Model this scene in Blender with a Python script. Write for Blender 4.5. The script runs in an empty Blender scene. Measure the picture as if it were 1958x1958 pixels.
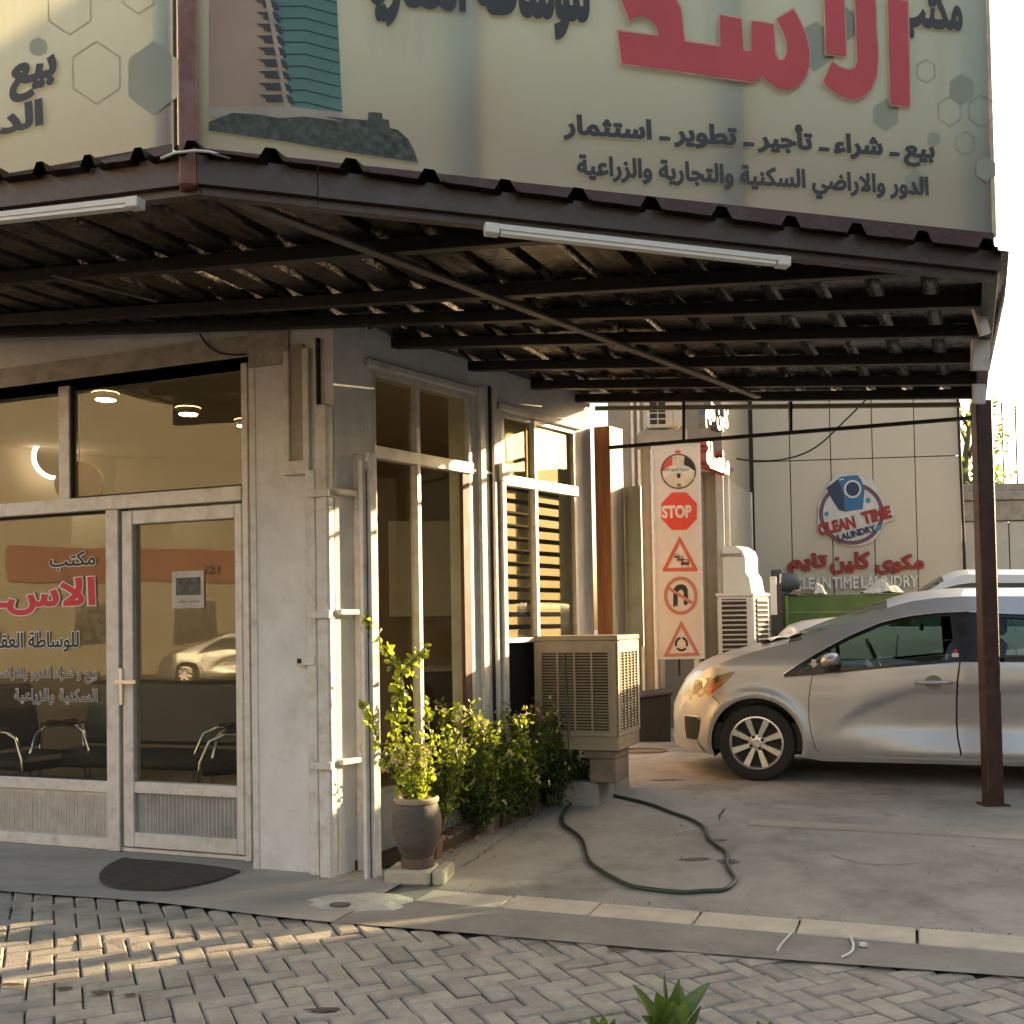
import bpy, math, random
from mathutils import Vector, Matrix
from mathutils.geometry import delaunay_2d_cdt
random.seed(7)
R_ = math.radians
sc = bpy.context.scene
C = sc.collection
# ---------------------------------------------------------------- camera
CAM = Vector((0, 0, 1.4)); FPX = 2000.0; SRC = 1958.0; YP = 1140.0
cam_d = bpy.data.cameras.new('camera'); cam = bpy.data.objects.new('camera', cam_d); C.objects.link(cam)
ROT = Matrix.Rotation(R_(90) + 0.028, 3, 'X') @ Matrix.Rotation(-0.017, 3, 'Z')
cam.matrix_world = Matrix.Translation(CAM) @ ROT.to_4x4()
cam_d.sensor_width = 36; cam_d.lens = 36 * FPX / SRC
cam_d.shift_y = (YP - SRC / 2) / SRC
cam_d.clip_start = 0.05; cam_d.clip_end = 1000
sc.camera = cam
# ---------------------------------------------------------------- light
SUN_AZ = R_(63); SUN_EL = R_(13.8)
SD = Vector((math.sin(SUN_AZ) * math.cos(SUN_EL), math.cos(SUN_AZ) * math.cos(SUN_EL), math.sin(SUN_EL)))
w = bpy.data.worlds.new('World'); sc.world = w; w.use_nodes = True
nt = w.node_tree; bg = nt.nodes['Background']
sky = nt.nodes.new('ShaderNodeTexSky'); sky.sky_type = 'NISHITA'; sky.sun_disc = False
sky.sun_elevation = SUN_EL; sky.sun_rotation = SUN_AZ
sky.air_density = 1.0; sky.dust_density = 4.0; sky.ozone_density = 1.0
tint = nt.nodes.new('ShaderNodeMix'); tint.data_type = 'RGBA'; tint.blend_type = 'MULTIPLY'
tint.inputs[0].default_value = 1.0; tint.inputs[7].default_value = (1.0, 0.925, 0.80, 1)
nt.links.new(sky.outputs[0], tint.inputs[6]); nt.links.new(tint.outputs[2], bg.inputs[0])
bg.inputs[1].default_value = 0.15
sl = bpy.data.lights.new('sun', 'SUN'); sl.energy = 3.8; sl.angle = R_(0.5); sl.color = (1.0, 0.74, 0.42)
so = bpy.data.objects.new('sun', sl); C.objects.link(so); so.rotation_euler = (-SD).to_track_quat('-Z', 'Y').to_euler()
sc.view_settings.view_transform = 'Standard'; sc.view_settings.look = 'None'
sc.view_settings.exposure = 2.18; sc.view_settings.gamma = 1.0
sc.render.engine = 'CYCLES'
sc.cycles.max_bounces = 8; sc.cycles.transparent_max_bounces = 16; sc.cycles.sample_clamp_indirect = 6
sc.cycles.use_denoising = True; sc.cycles.caustics_reflective = False; sc.cycles.caustics_refractive = False

# ---------------------------------------------------------------- pixel -> place helpers (measuring only)
def ray(px, py): return ROT @ Vector(((px - 979) / FPX, -(py - YP) / FPX, -1.0))
def on_z(px, py, z=0.0):
    r = ray(px, py); return CAM + r * ((z - CAM.z) / r.z)
def floor_z(x, y):
    n = 0.358 * x + 0.934 * y
    return max(0.0, min(0.14, (n - 5.07) * 0.07))
def on_floor(px, py):
    z = 0.0
    for _ in range(8):
        p = on_z(px, py, z); z = floor_z(p.x, p.y)
    return p
class VP:                       # vertical plane through p along d
    def __init__(s, p, d):
        s.p = Vector((p[0], p[1], 0)); s.d = Vector((d[0], d[1], 0)).normalized(); s.n = Vector((s.d.y, -s.d.x, 0))  # n faces the camera side
    def at(s, px, py):
        r = ray(px, py); k = (s.p - CAM).dot(s.n) / r.dot(s.n); q = CAM + r * k
        return ((q - s.p).dot(s.d), q.z)
    def t(s, px, py=1200): return s.at(px, py)[0]
    def z(s, px, py): return s.at(px, py)[1]
    def w(s, t, z, o=0.0): return s.p + s.d * t + s.n * o + Vector((0, 0, z))
CA, CB, CC = 2.759, -0.0645, 0.045
def can_z(x, y): return CA + CB * x + CC * y
def on_can(px, py, dz=0.0):
    r = ray(px, py); k = (CA + dz + CB * CAM.x + CC * CAM.y - CAM.z) / (r.z - CB * r.x - CC * r.y)
    return CAM + r * k

# ---------------------------------------------------------------- materials
MATS = {}
def new_mat(name):
    m = bpy.data.materials.new(name); m.use_nodes = True; n = m.node_tree
    return m, n, n.nodes['Principled BSDF']
def M(name, col, rough=.6, metal=0, var=.18, scale=6, bump=.15, bscale=60, dirt=None, dirt_amt=.5, dscale=2.5, coat=0, stretch=None, spec=.5):
    if name in MATS: return MATS[name]
    m, n, b = new_mat(name); N = n.nodes; L = n.links
    tc = N.new('ShaderNodeTexCoord'); mp = N.new('ShaderNodeMapping'); L.new(tc.outputs['Object'], mp.inputs[0])
    if stretch: mp.inputs['Scale'].default_value = stretch
    nz = N.new('ShaderNodeTexNoise'); nz.inputs['Scale'].default_value = scale; nz.inputs['Detail'].default_value = 6; nz.inputs['Roughness'].default_value = .65
    L.new(mp.outputs[0], nz.inputs['Vector'])
    cr = N.new('ShaderNodeMapRange'); cr.inputs[1].default_value = .3; cr.inputs[2].default_value = .7
    cr.inputs[3].default_value = 1 - var; cr.inputs[4].default_value = 1 + var
    L.new(nz.outputs[0], cr.inputs[0])
    mul = N.new('ShaderNodeMix'); mul.data_type = 'RGBA'; mul.blend_type = 'MULTIPLY'; mul.inputs[0].default_value = 1
    mul.inputs[6].default_value = (*col, 1); L.new(cr.outputs[0], mul.inputs[7])
    out = mul.outputs[2]
    if dirt:
        n2 = N.new('ShaderNodeTexNoise'); n2.inputs['Scale'].default_value = dscale; n2.inputs['Detail'].default_value = 9; n2.inputs['Roughness'].default_value = .75
        L.new(mp.outputs[0], n2.inputs['Vector'])
        c2 = N.new('ShaderNodeMapRange'); c2.inputs[1].default_value = .48; c2.inputs[2].default_value = .72; c2.inputs[3].default_value = 0; c2.inputs[4].default_value = dirt_amt
        L.new(n2.outputs[0], c2.inputs[0])
        mx = N.new('ShaderNodeMix'); mx.data_type = 'RGBA'; L.new(c2.outputs[0], mx.inputs[0]); L.new(out, mx.inputs[6]); mx.inputs[7].default_value = (*dirt, 1)
        out = mx.outputs[2]
    L.new(out, b.inputs['Base Color'])
    rr = N.new('ShaderNodeMapRange'); rr.inputs[1].default_value = .3; rr.inputs[2].default_value = .7
    rr.inputs[3].default_value = max(.02, rough - .08); rr.inputs[4].default_value = min(1, rough + .08)
    L.new(nz.outputs[0], rr.inputs[0]); L.new(rr.outputs[0], b.inputs['Roughness'])
    b.inputs['Metallic'].default_value = metal; b.inputs['Coat Weight'].default_value = coat; b.inputs['Specular IOR Level'].default_value = spec
    if bump:
        n3 = N.new('ShaderNodeTexNoise'); n3.inputs['Scale'].default_value = bscale; n3.inputs['Detail'].default_value = 5
        L.new(tc.outputs['Object'], n3.inputs['Vector'])
        bp = N.new('ShaderNodeBump'); bp.inputs['Strength'].default_value = bump; bp.inputs['Distance'].default_value = .01
        L.new(n3.outputs[0], bp.inputs['Height']); L.new(bp.outputs[0], b.inputs['Normal'])
    MATS[name] = m; return m
def glass_mat(name, tint=(.9, .93, .9), ior=1.5, boost=1.0):
    m = bpy.data.materials.new(name); m.use_nodes = True; N = m.node_tree.nodes; L = m.node_tree.links
    N.remove(N['Principled BSDF'])
    tr = N.new('ShaderNodeBsdfTransparent'); tr.inputs[0].default_value = (*tint, 1)
    gl = N.new('ShaderNodeBsdfGlossy'); gl.inputs['Roughness'].default_value = .015
    fr = N.new('ShaderNodeFresnel'); fr.inputs[0].default_value = ior
    mu = N.new('ShaderNodeMath'); mu.operation = 'MULTIPLY'; mu.inputs[1].default_value = boost; mu.use_clamp = True
    mx = N.new('ShaderNodeMixShader'); ge = N.new('ShaderNodeNewGeometry'); bf = N.new('ShaderNodeMath'); bf.operation = 'SUBTRACT'; bf.inputs[0].default_value = 1; L.new(ge.outputs['Backfacing'], bf.inputs[1])
    m2 = N.new('ShaderNodeMath'); m2.operation = 'MULTIPLY'; L.new(mu.outputs[0], m2.inputs[0]); L.new(bf.outputs[0], m2.inputs[1])
    L.new(fr.outputs[0], mu.inputs[0]); L.new(m2.outputs[0], mx.inputs[0])
    L.new(tr.outputs[0], mx.inputs[1]); L.new(gl.outputs[0], mx.inputs[2]); L.new(mx.outputs[0], N['Material Output'].inputs[0])
    nz = N.new('ShaderNodeTexNoise'); nz.inputs['Scale'].default_value = 1.3
    tc = N.new('ShaderNodeTexCoord'); L.new(tc.outputs['Object'], nz.inputs['Vector'])
    bp = N.new('ShaderNodeBump'); bp.inputs['Strength'].default_value = .04; bp.inputs['Distance'].default_value = .05
    L.new(nz.outputs[0], bp.inputs['Height']); L.new(bp.outputs[0], gl.inputs['Normal'])
    MATS[name] = m; return m
def trans_mat(name, col, tcol, fac=.45, var=.25, scale=9, rough=.55, vcol=None, bump=0.0):
    m = bpy.data.materials.new(name); m.use_nodes = True; N = m.node_tree.nodes; L = m.node_tree.links
    b = N['Principled BSDF']; b.inputs['Roughness'].default_value = rough
    tc = N.new('ShaderNodeTexCoord'); nz = N.new('ShaderNodeTexNoise'); nz.inputs['Scale'].default_value = scale; nz.inputs['Detail'].default_value = 4
    L.new(tc.outputs['Object'], nz.inputs['Vector'])
    mr = N.new('ShaderNodeMapRange'); mr.inputs[1].default_value = .3; mr.inputs[2].default_value = .7; mr.inputs[3].default_value = 1 - var; mr.inputs[4].default_value = 1 + var
    L.new(nz.outputs[0], mr.inputs[0])
    outs = []
    for c in (col, tcol):
        mu = N.new('ShaderNodeMix'); mu.data_type = 'RGBA'; mu.blend_type = 'MULTIPLY'; mu.inputs[0].default_value = 1
        mu.inputs[6].default_value = (*c, 1); L.new(mr.outputs[0], mu.inputs[7]); outs.append(mu.outputs[2])
    L.new(outs[0], b.inputs['Base Color'])
    t = N.new('ShaderNodeBsdfTranslucent'); L.new(outs[1], t.inputs[0])
    mx = N.new('ShaderNodeMixShader'); mx.inputs[0].default_value = fac
    L.new(b.outputs[0], mx.inputs[1]); L.new(t.outputs[0], mx.inputs[2]); L.new(mx.outputs[0], N['Material Output'].inputs[0])
    MATS[name] = m; return m
def emit_mat(name, col, s):
    m = bpy.data.materials.new(name); m.use_nodes = True; b = m.node_tree.nodes['Principled BSDF']
    b.inputs['Base Color'].default_value = (*col, 1); b.inputs['Emission Color'].default_value = (*col, 1); b.inputs['Emission Strength'].default_value = s
    MATS[name] = m; return m

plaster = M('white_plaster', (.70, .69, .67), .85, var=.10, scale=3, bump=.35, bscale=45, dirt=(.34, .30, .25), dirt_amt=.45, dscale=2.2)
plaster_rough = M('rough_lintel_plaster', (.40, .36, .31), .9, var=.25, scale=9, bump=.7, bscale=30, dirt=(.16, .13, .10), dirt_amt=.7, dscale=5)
pipe_m = M('painted_pipe', (.66, .64, .60), .6, var=.10, scale=12, bump=.2, bscale=50, dirt=(.28, .22, .16), dirt_amt=.6, dscale=7)
alu = M('aged_aluminium', (.50, .51, .51), .42, .55, var=.12, scale=14, bump=.08, bscale=60, dirt=(.30, .26, .20), dirt_amt=.4, dscale=6)
alu_w = M('pale_frame', (.64, .62, .58), .5, .15, var=.10, scale=14, bump=.1, dirt=(.25, .18, .12), dirt_amt=.5, dscale=9)
dark_gap = M('black_rubber_gap', (.02, .017, .015), .8, bump=0)  # real rubber and cables, and painted shade of gaps and grooves
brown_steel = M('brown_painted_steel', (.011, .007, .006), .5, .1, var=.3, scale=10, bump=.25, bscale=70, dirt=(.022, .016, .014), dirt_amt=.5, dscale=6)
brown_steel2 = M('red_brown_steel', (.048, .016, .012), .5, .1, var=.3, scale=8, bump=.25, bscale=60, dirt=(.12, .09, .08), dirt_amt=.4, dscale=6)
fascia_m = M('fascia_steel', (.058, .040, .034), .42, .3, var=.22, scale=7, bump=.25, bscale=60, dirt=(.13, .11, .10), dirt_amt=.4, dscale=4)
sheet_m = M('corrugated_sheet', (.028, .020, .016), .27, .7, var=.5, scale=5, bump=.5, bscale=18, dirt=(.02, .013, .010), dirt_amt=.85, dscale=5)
concrete = M('bay_concrete', (.33, .30, .26), .86, var=.24, scale=1.6, bump=.45, bscale=60, dirt=(.13, .11, .09), dirt_amt=.9, dscale=1.4)
concrete2 = M('patched_concrete', (.26, .235, .20), .9, var=.2, scale=3, bump=.45, bscale=40, dirt=(.13, .115, .10), dirt_amt=.6, dscale=2)
apron_m = M('smooth_apron_concrete', (.36, .325, .275), .8, var=.15, scale=2, bump=.15, bscale=40, dirt=(.18, .17, .155), dirt_amt=.6, dscale=1.5, stretch=(.5, 2, 1))
mortar_m = M('pale_mortar', (.50, .46, .40), .9, var=.2, scale=9, bump=.8, bscale=30)
kerb_m = M('kerb_stone', (.56, .48, .37), .85, var=.16, scale=5, bump=.3, bscale=70, dirt=(.27, .23, .19), dirt_amt=.45, dscale=4)
sand_m = M('joint_sand', (.09, .078, .065), .95, var=.3, scale=30, bump=.5, bscale=90)
asphalt = M('street_asphalt', (.08, .075, .07), .9, var=.2, scale=12, bump=.4, bscale=120)
pavers = [M('paver_%s' % n, c, .88, var=.22, scale=5, bump=.6, bscale=110, dirt=(.13, .11, .09), dirt_amt=.6, dscale=3)
          for n, c in (('grey', (.385, .34, .275)), ('sand', (.42, .365, .29)), ('mauve', (.36, .30, .255)), ('dark', (.33, .295, .24)))]
black_m = M('black_plastic', (.015, .013, .012), .45, bump=.1)
cream_wall = M('interior_plaster', (.44, .35, .25), .8, var=.05, scale=2, bump=.05)
ceil_m = M('interior_ceiling', (.50, .41, .30), .85, var=.03, scale=2, bump=0)
floor_m = M('interior_floor', (.20, .15, .10), .35, var=.15, scale=4, bump=.02)
leather = M('black_leather', (.018, .015, .013), .38, var=.3, scale=8, bump=.3, bscale=90)
chrome = M('polished_steel', (.75, .73, .70), .15, 1, var=.05, bump=0)
white_pl = M('white_plastic', (.62, .60, .55), .45, var=.06, scale=8, bump=.05)
tube_m = M('tube_cover', (.68, .66, .60), .35, var=.04, scale=5, bump=0)
glass = glass_mat('shop_glass', (.90, .90, .84), 1.5, 2.6)
glass2 = glass_mat('side_window_glass', (.85, .85, .78), 1.5, 1.7)
carglass = glass_mat('car_glass', (.44, .55, .50), 1.5, 1.0)
print_dark = M('print_charcoal', (.028, .028, .032), .7, var=.1, bump=0)
print_red = M('print_red', (.62, .03, .05), .6, var=.12, bump=0)
print_white = M('print_white', (.72, .68, .62), .7, var=.06, bump=0)
lamp_e = emit_mat('lamp_glow', (1.0, .72, .42), 16)
led_e = emit_mat('led_ring_glow', (1.0, .86, .70), 2.5)

# ---------------------------------------------------------------- mesh builder
class MB:
    def __init__(s): s.v = []; s.f = []; s.mi = []; s.cur = 0
    def add(s, vs, fs):
        b = len(s.v); s.v += [Vector(v) for v in vs]; s.f += [tuple(i + b for i in f) for f in fs]; s.mi += [s.cur] * len(fs); return s
    def quad(s, a, b, c, d): return s.add([a, b, c, d], [(0, 1, 2, 3)])
    def obox(s, o, ax, ay, az, bev=0):     # o corner; three edge vectors
        o = Vector(o); ax = Vector(ax); ay = Vector(ay); az = Vector(az)
        if bev:
            bx, by, bz = [a.normalized() * min(bev, a.length * .45) for a in (ax, ay, az)]
            vs = []
            for (i, j, k) in ((0, 0, 0), (1, 0, 0), (1, 1, 0), (0, 1, 0), (0, 0, 1), (1, 0, 1), (1, 1, 1), (0, 1, 1)):
                c = o + ax * i + ay * j + az * k; sx, sy, sz = bx * (1 - 2 * i), by * (1 - 2 * j), bz * (1 - 2 * k)
                vs += [c + sy + sz, c + sx + sz, c + sx + sy]     # on x-face, y-face, z-face
            F = []
            def q(l, a): F.append(tuple(3 * i + a for i in l))
            q((0, 3, 7, 4), 0); q((1, 5, 6, 2), 0); q((0, 4, 5, 1), 1); q((3, 2, 6, 7), 1); q((0, 1, 2, 3), 2); q((4, 7, 6, 5), 2)
            for e, a, b in (((0, 4), 0, 1), ((1, 5), 0, 1), ((2, 6), 0, 1), ((3, 7), 0, 1), ((0, 1), 1, 2), ((3, 2), 1, 2), ((4, 5), 1, 2), ((7, 6), 1, 2), ((0, 3), 0, 2), ((1, 2), 0, 2), ((4, 7), 0, 2), ((5, 6), 0, 2)):
                F.append((3 * e[0] + a, 3 * e[1] + a, 3 * e[1] + b, 3 * e[0] + b))
            for i in range(8): F.append((3 * i, 3 * i + 1, 3 * i + 2))
            return s.add(vs, F)
        vs = [o, o + ax, o + ax + ay, o + ay, o + az, o + ax + az, o + ax + ay + az, o + ay + az]
        return s.add(vs, [(0, 3, 2, 1), (4, 5, 6, 7), (0, 1, 5, 4), (1, 2, 6, 5), (2, 3, 7, 6), (3, 0, 4, 7)])
    def vbox(s, pl, t0, t1, z0, z1, o0, o1, bev=0):    # box in a vertical plane's frame, o = towards the viewer
        return s.obox(pl.w(t0, z0, o0), pl.d * (t1 - t0), -pl.n * -(o1 - o0), Vector((0, 0, z1 - z0)), bev)
    def bar(s, a, b, wd, ht, up=(0, 0, 1)):
        a = Vector(a); b = Vector(b); d = (b - a); sd = d.cross(Vector(up)).normalized(); u = sd.cross(d).normalized()
        return s.obox(a - sd * wd / 2 - u * ht / 2, d, sd * wd, u * ht)
    def tube(s, pts, r, n=8, cap=True):
        pts = [Vector(p) for p in pts]; rings = []; base = len(s.v); up = Vector((0, 0, 1))
        rs = r if isinstance(r, (list, tuple)) else [r] * len(pts)
        prev = None
        for i, p in enumerate(pts):
            d = (pts[min(i + 1, len(pts) - 1)] - pts[max(i - 1, 0)]).normalized()
            if prev is None: a = d.cross(up) if abs(d.z) < .95 else d.cross(Vector((1, 0, 0)))
            else: a = prev - d * prev.dot(d)
            a.normalize(); prev = a.copy(); b = d.cross(a)
            for k in range(n):
                t = 2 * math.pi * k / n; s.v.append(p + (a * math.cos(t) + b * math.sin(t)) * rs[i])
        fs = []
        for i in range(len(pts) - 1):
            for k in range(n):
                fs.append((base + i * n + k, base + i * n + (k + 1) % n, base + (i + 1) * n + (k + 1) % n, base + (i + 1) * n + k))
        if cap: fs.append(tuple(base + k for k in range(n))[::-1]); fs.append(tuple(base + (len(pts) - 1) * n + k for k in range(n)))
        s.f += fs; s.mi += [s.cur] * len(fs); return s
    def lathe(s, o, prof, n=24, axis=(0, 0, 1), seg=None):    # prof: (radius, height)
        ax = Vector(axis).normalized(); a = ax.cross(Vector((0, 0, 1)) if abs(ax.z) < .9 else Vector((1, 0, 0))).normalized(); b = ax.cross(a); o = Vector(o)
        base = len(s.v)
        for r, h in prof:
            for k in range(n):
                t = 2 * math.pi * k / n; s.v.append(o + ax * h + (a * math.cos(t) + b * math.sin(t)) * r)
        fs = [(base + i * n + k, base + i * n + (k + 1) % n, base + (i + 1) * n + (k + 1) % n, base + (i + 1) * n + k) for i in range(len(prof) - 1) for k in range(n)]
        s.f += fs; s.mi += [s.cur] * len(fs); return s
    def prism(s, pts, ext):        # planar polygon (3d points) extruded by vector
        n = len(pts); pts = [Vector(p) for p in pts]; e = Vector(ext)
        return s.add(pts + [p + e for p in pts], [tuple(range(n))[::-1], tuple(range(n, 2 * n))] + [(i, (i + 1) % n, n + (i + 1) % n, n + i) for i in range(n)])
    def build(s, name, mats, parent=None, smooth=False, **kw):
        me = bpy.data.meshes.new(name)
        off = root_loc(parent) if parent else Vector()
        me.from_pydata([v - off for v in s.v], [], s.f); me.update()
        if not isinstance(mats, (list, tuple)): mats = [mats]
        for m in mats: me.materials.append(m)
        if len(mats) > 1: me.polygons.foreach_set('material_index', s.mi)
        if smooth:
            me.polygons.foreach_set('use_smooth', [True] * len(me.polygons))
            if smooth is not True: me.set_sharp_from_angle(angle=R_(smooth))
        o = bpy.data.objects.new(name, me); C.objects.link(o)
        if parent: o.parent = parent
        for k, v in kw.items(): o[k] = v
        return o
def root_loc(o):
    while o.parent: o = o.parent
    return Vector(o.location)
def thing(name, label, cat, loc=(0, 0, 0), group=None):
    o = bpy.data.objects.new(name, None); C.objects.link(o); o.location = loc; o['label'] = label; o['category'] = cat; o.empty_display_size = .1
    if group: o['group'] = group
    return o
def tag(o, label, cat, group=None):
    o['label'] = label; o['category'] = cat
    if group: o['group'] = group
    return o
def copy_thing(root, loc, label, group=None, swap=None):
    r = root.copy(); C.objects.link(r); r.location = loc; r['label'] = label
    if group: r['group'] = group
    for ch in list(root.children):
        c = ch.copy(); C.objects.link(c); c.parent = r
        for g in list(ch.children):
            d = g.copy(); C.objects.link(d); d.parent = c
    return r

# ---------------------------------------------------------------- lettering
AR = {'ا': (0xFE8D, 2), 'أ': (0xFE83, 2), 'ب': (0xFE8F, 4), 'ة': (0xFE93, 2), 'ت': (0xFE95, 4), 'ث': (0xFE99, 4), 'ج': (0xFE9D, 4), 'ح': (0xFEA1, 4), 'خ': (0xFEA5, 4), 'د': (0xFEA9, 2), 'ذ': (0xFEAB, 2), 'ر': (0xFEAD, 2), 'ز': (0xFEAF, 2), 'س': (0xFEB1, 4), 'ش': (0xFEB5, 4), 'ص': (0xFEB9, 4), 'ض': (0xFEBD, 4), 'ط': (0xFEC1, 4), 'ظ': (0xFEC5, 4), 'ع': (0xFEC9, 4), 'غ': (0xFECD, 4), 'ف': (0xFED1, 4), 'ق': (0xFED5, 4), 'ك': (0xFED9, 4), 'ل': (0xFEDD, 4), 'م': (0xFEE1, 4), 'ن': (0xFEE5, 4), 'ه': (0xFEE9, 4), 'و': (0xFEED, 2), 'ى': (0xFEEF, 2), 'ي': (0xFEF1, 4), 'ء': (0xFE80, 1)}
def shape(s):
    if not any(c in AR for c in s): return s
    t = s.replace('لا', '\ue000'); out = []; A2 = dict(AR); A2['\ue000'] = (0xFEFB, 2)
    for i, c in enumerate(t):
        if c not in A2: out.append(c); continue
        b, n = A2[c]
        p = (t[i - 1] in A2 and A2[t[i - 1]][1] == 4) if i else False
        q = (i + 1 < len(t) and t[i + 1] in A2 and A2[t[i + 1]][1] > 1 and n == 4)
        k = (3 if q else 1) if p else (2 if q else 0)
        if n == 1: k = 0
        out.append(chr(b + k))
    return ''.join(reversed(out))
def contours(s, res=3):
    cu = bpy.data.curves.new('t', 'FONT'); cu.body = shape(s); cu.resolution_u = res; cu.fill_mode = 'NONE'
    ob = bpy.data.objects.new('t', cu); C.objects.link(ob)
    dg = bpy.context.evaluated_depsgraph_get(); me = bpy.data.meshes.new_from_object(ob.evaluated_get(dg))
    nx = {}
    for e in me.edges:
        a, b = e.vertices; nx.setdefault(a, []).append(b); nx.setdefault(b, []).append(a)
    co = [v.co.xy.copy() for v in me.vertices]; seen = set(); out = []
    for i in range(len(co)):
        if i in seen or i not in nx: continue
        loop = [i]; seen.add(i); cur = i
        # walk in ascending index order to keep the font's winding
        while True:
            nb = [j for j in nx[cur] if j not in seen]
            if not nb: break
            nb.sort(key=lambda j: (j != cur + 1, j)); cur = nb[0]; seen.add(cur); loop.append(cur)
        if len(loop) > 2: out.append([co[j] for j in loop])
    bpy.data.objects.remove(ob); bpy.data.meshes.remove(me)
    return out
def offset_loops(loops, d):
    res = []
    for l in loops:
        n = len(l); o = []
        for i in range(n):
            a, b, c = l[i - 1], l[i], l[(i + 1) % n]
            e1 = (b - a); e2 = (c - b)
            if e1.length < 1e-7 or e2.length < 1e-7: o.append(b.copy()); continue
            e1.normalize(); e2.normalize(); n1 = Vector((e1.y, -e1.x)); n2 = Vector((e2.y, -e2.x)); m = n1 + n2
            if m.length < .3: o.append(b + n1 * d)
            else:
                m.normalize(); o.append(b + m * d / max(.55, m.dot(n1)))
        res.append(o)
    return res
def fill(loops, grid=None):
    vs = []; es = []
    for l in loops:
        b = len(vs); n = len(l); vs += [Vector(p) for p in l]; es += [(b + i, b + (i + 1) % n) for i in range(n)]
    if grid: vs += [Vector(p) for p in grid]
    r = delaunay_2d_cdt(vs, es, [], 0, 1e-6)
    ov, of = r[0], r[2]; tris = []
    for t in of:
        c = (ov[t[0]] + ov[t[1]] + ov[t[2]]) / 3; wn = 0
        for l in loops:
            for i in range(len(l)):
                a = l[i - 1]; b2 = l[i]
                if (a[1] <= c.y) != (b2[1] <= c.y):
                    xx = a[0] + (c.y - a[1]) / (b2[1] - a[1]) * (b2[0] - a[0])
                    if xx > c.x: wn += 1 if b2[1] > a[1] else -1
        if wn != 0: tris.append(tuple(t))
    return ov, tris
def text2d(s, bold=0.0, res=3):
    lo = contours(s, res)
    area = sum((l[i - 1][0] * l[i][1] - l[i][0] * l[i - 1][1]) for l in lo for i in range(len(l)))
    lo = offset_loops(lo, bold if area > 0 else -bold) if bold else lo
    return lo
def bbox(lo):
    xs = [p[0] for l in lo for p in l]; ys = [p[1] for l in lo for p in l]; return min(xs), max(xs), min(ys), max(ys)
def fit(lo, x0, x1, y0, y1):
    a, b, c, d = bbox(lo); return [[Vector((x0 + (p[0] - a) / (b - a) * (x1 - x0), y0 + (p[1] - c) / (d - c) * (y1 - y0))) for p in l] for l in lo]
def decal(mb, pl, loops, off, thick=0.0):
    ov, tr = fill(loops)
    vs = [pl.w(p.x, p.y, off) for p in ov]
    nn = pl.n
    fs = []
    for t in tr:
        a, b, c = (vs[i] for i in t); fs.append(t if (b - a).cross(c - a).dot(nn) > 0 else t[::-1])
    mb.add(vs, fs)
    if thick:
        for l in loops:
            n = len(l)
            for i in range(n):
                p, q = l[i - 1], l[i]; mb.quad(pl.w(p[0], p[1], off), pl.w(q[0], q[1], off), pl.w(q[0], q[1], off - thick), pl.w(p[0], p[1], off - thick))
    return mb
def ell(cx, cy, rx, ry, n=32, a0=0, a1=360): return [Vector((cx + rx * math.cos(R_(a0 + (a1 - a0) * i / n)), cy + ry * math.sin(R_(a0 + (a1 - a0) * i / n)))) for i in range(n if a1 - a0 == 360 else n + 1)]
def ring(cx, cy, rx, ry, th, n=32): return [ell(cx, cy, rx, ry, n), ell(cx, cy, rx - th, ry - th, n)[::-1]]
def stroke(pts, wd):   # open polyline to a polygon
    pts = [Vector(p) for p in pts]; L = []; Rr = []
    for i, p in enumerate(pts):
        d = (pts[min(i + 1, len(pts) - 1)] - pts[max(i - 1, 0)]).normalized(); n = Vector((-d.y, d.x)) * wd / 2; L.append(p + n); Rr.append(p - n)
    return L + Rr[::-1]

# ================================================================= GROUND
G = Vector((math.cos(R_(-21)), math.sin(R_(-21)), 0)); GN = Vector((-G.y, G.x, 0))     # along the frontage / away from the street
def gp(t, n, z=0.0): return G * t + GN * n + Vector((0, 0, z))
mb = MB(); mb.quad((-260, -260, -.13), (260, -260, -.13), (260, 260, -.13), (-260, 260, -.13)); mb.build('ground', asphalt, kind='structure')
# bay floor: rises gently behind the kerb line
mb = MB(); ns = [5.07, 5.5, 6, 6.5, 7.07, 8, 10, 14, 26]; ts = [-6 + i * 1.5 for i in range(24)]
b0 = len(mb.v)
for n in ns:
    for t in ts:
        p = gp(t, n); mb.v.append(Vector((p.x, p.y, max(0.0, min(0.14, (n - 5.07) * .07)))))
for i in range(len(ns) - 1):
    for j in range(len(ts) - 1):
        a = i * len(ts) + j; mb.f.append((a, a + 1, a + len(ts) + 1, a + len(ts))); mb.mi.append(0)
mb.build('parking_bay_floor', concrete, smooth=True, kind='structure')
mb = MB(); rr = random.Random(5)
# stained strip between the pavers and the kerb, and the smooth apron by the door
edge_n = lambda t: 4.47 + .055 * (t + 1.42) + .012 * math.sin(t * 2.1)
top = [gp(-2.7 + i * .4, 4.84, .008) for i in range(30)]; bot = [gp(-2.7 + i * .4, edge_n(-2.7 + i * .4) - .06, .008) for i in range(30)]
for i in range(29): mb.quad(bot[i], bot[i + 1], top[i + 1], top[i])
mb.build('concrete_strip', concrete2, kind='structure')
mb = MB(); N_ = 34
for i in range(N_):
    def en(t): return 4.36 + .03 * math.sin(t * 3) + (.10 * max(0, (t + 3.2)) if t > -3.2 else 0) * .35 + (max(0, t + 2.55) ** 2) * .10
    t0 = -6.5 + i * .144; t1 = t0 + .144
    if t1 > -2.5: break
    mb.quad(gp(t0, en(t0), .010), gp(t1, en(t1), .010), gp(t1, 5.3, .028), gp(t0, 5.3, .028))
mb.build('door_apron', apron_m, smooth=True, kind='structure')
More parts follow.
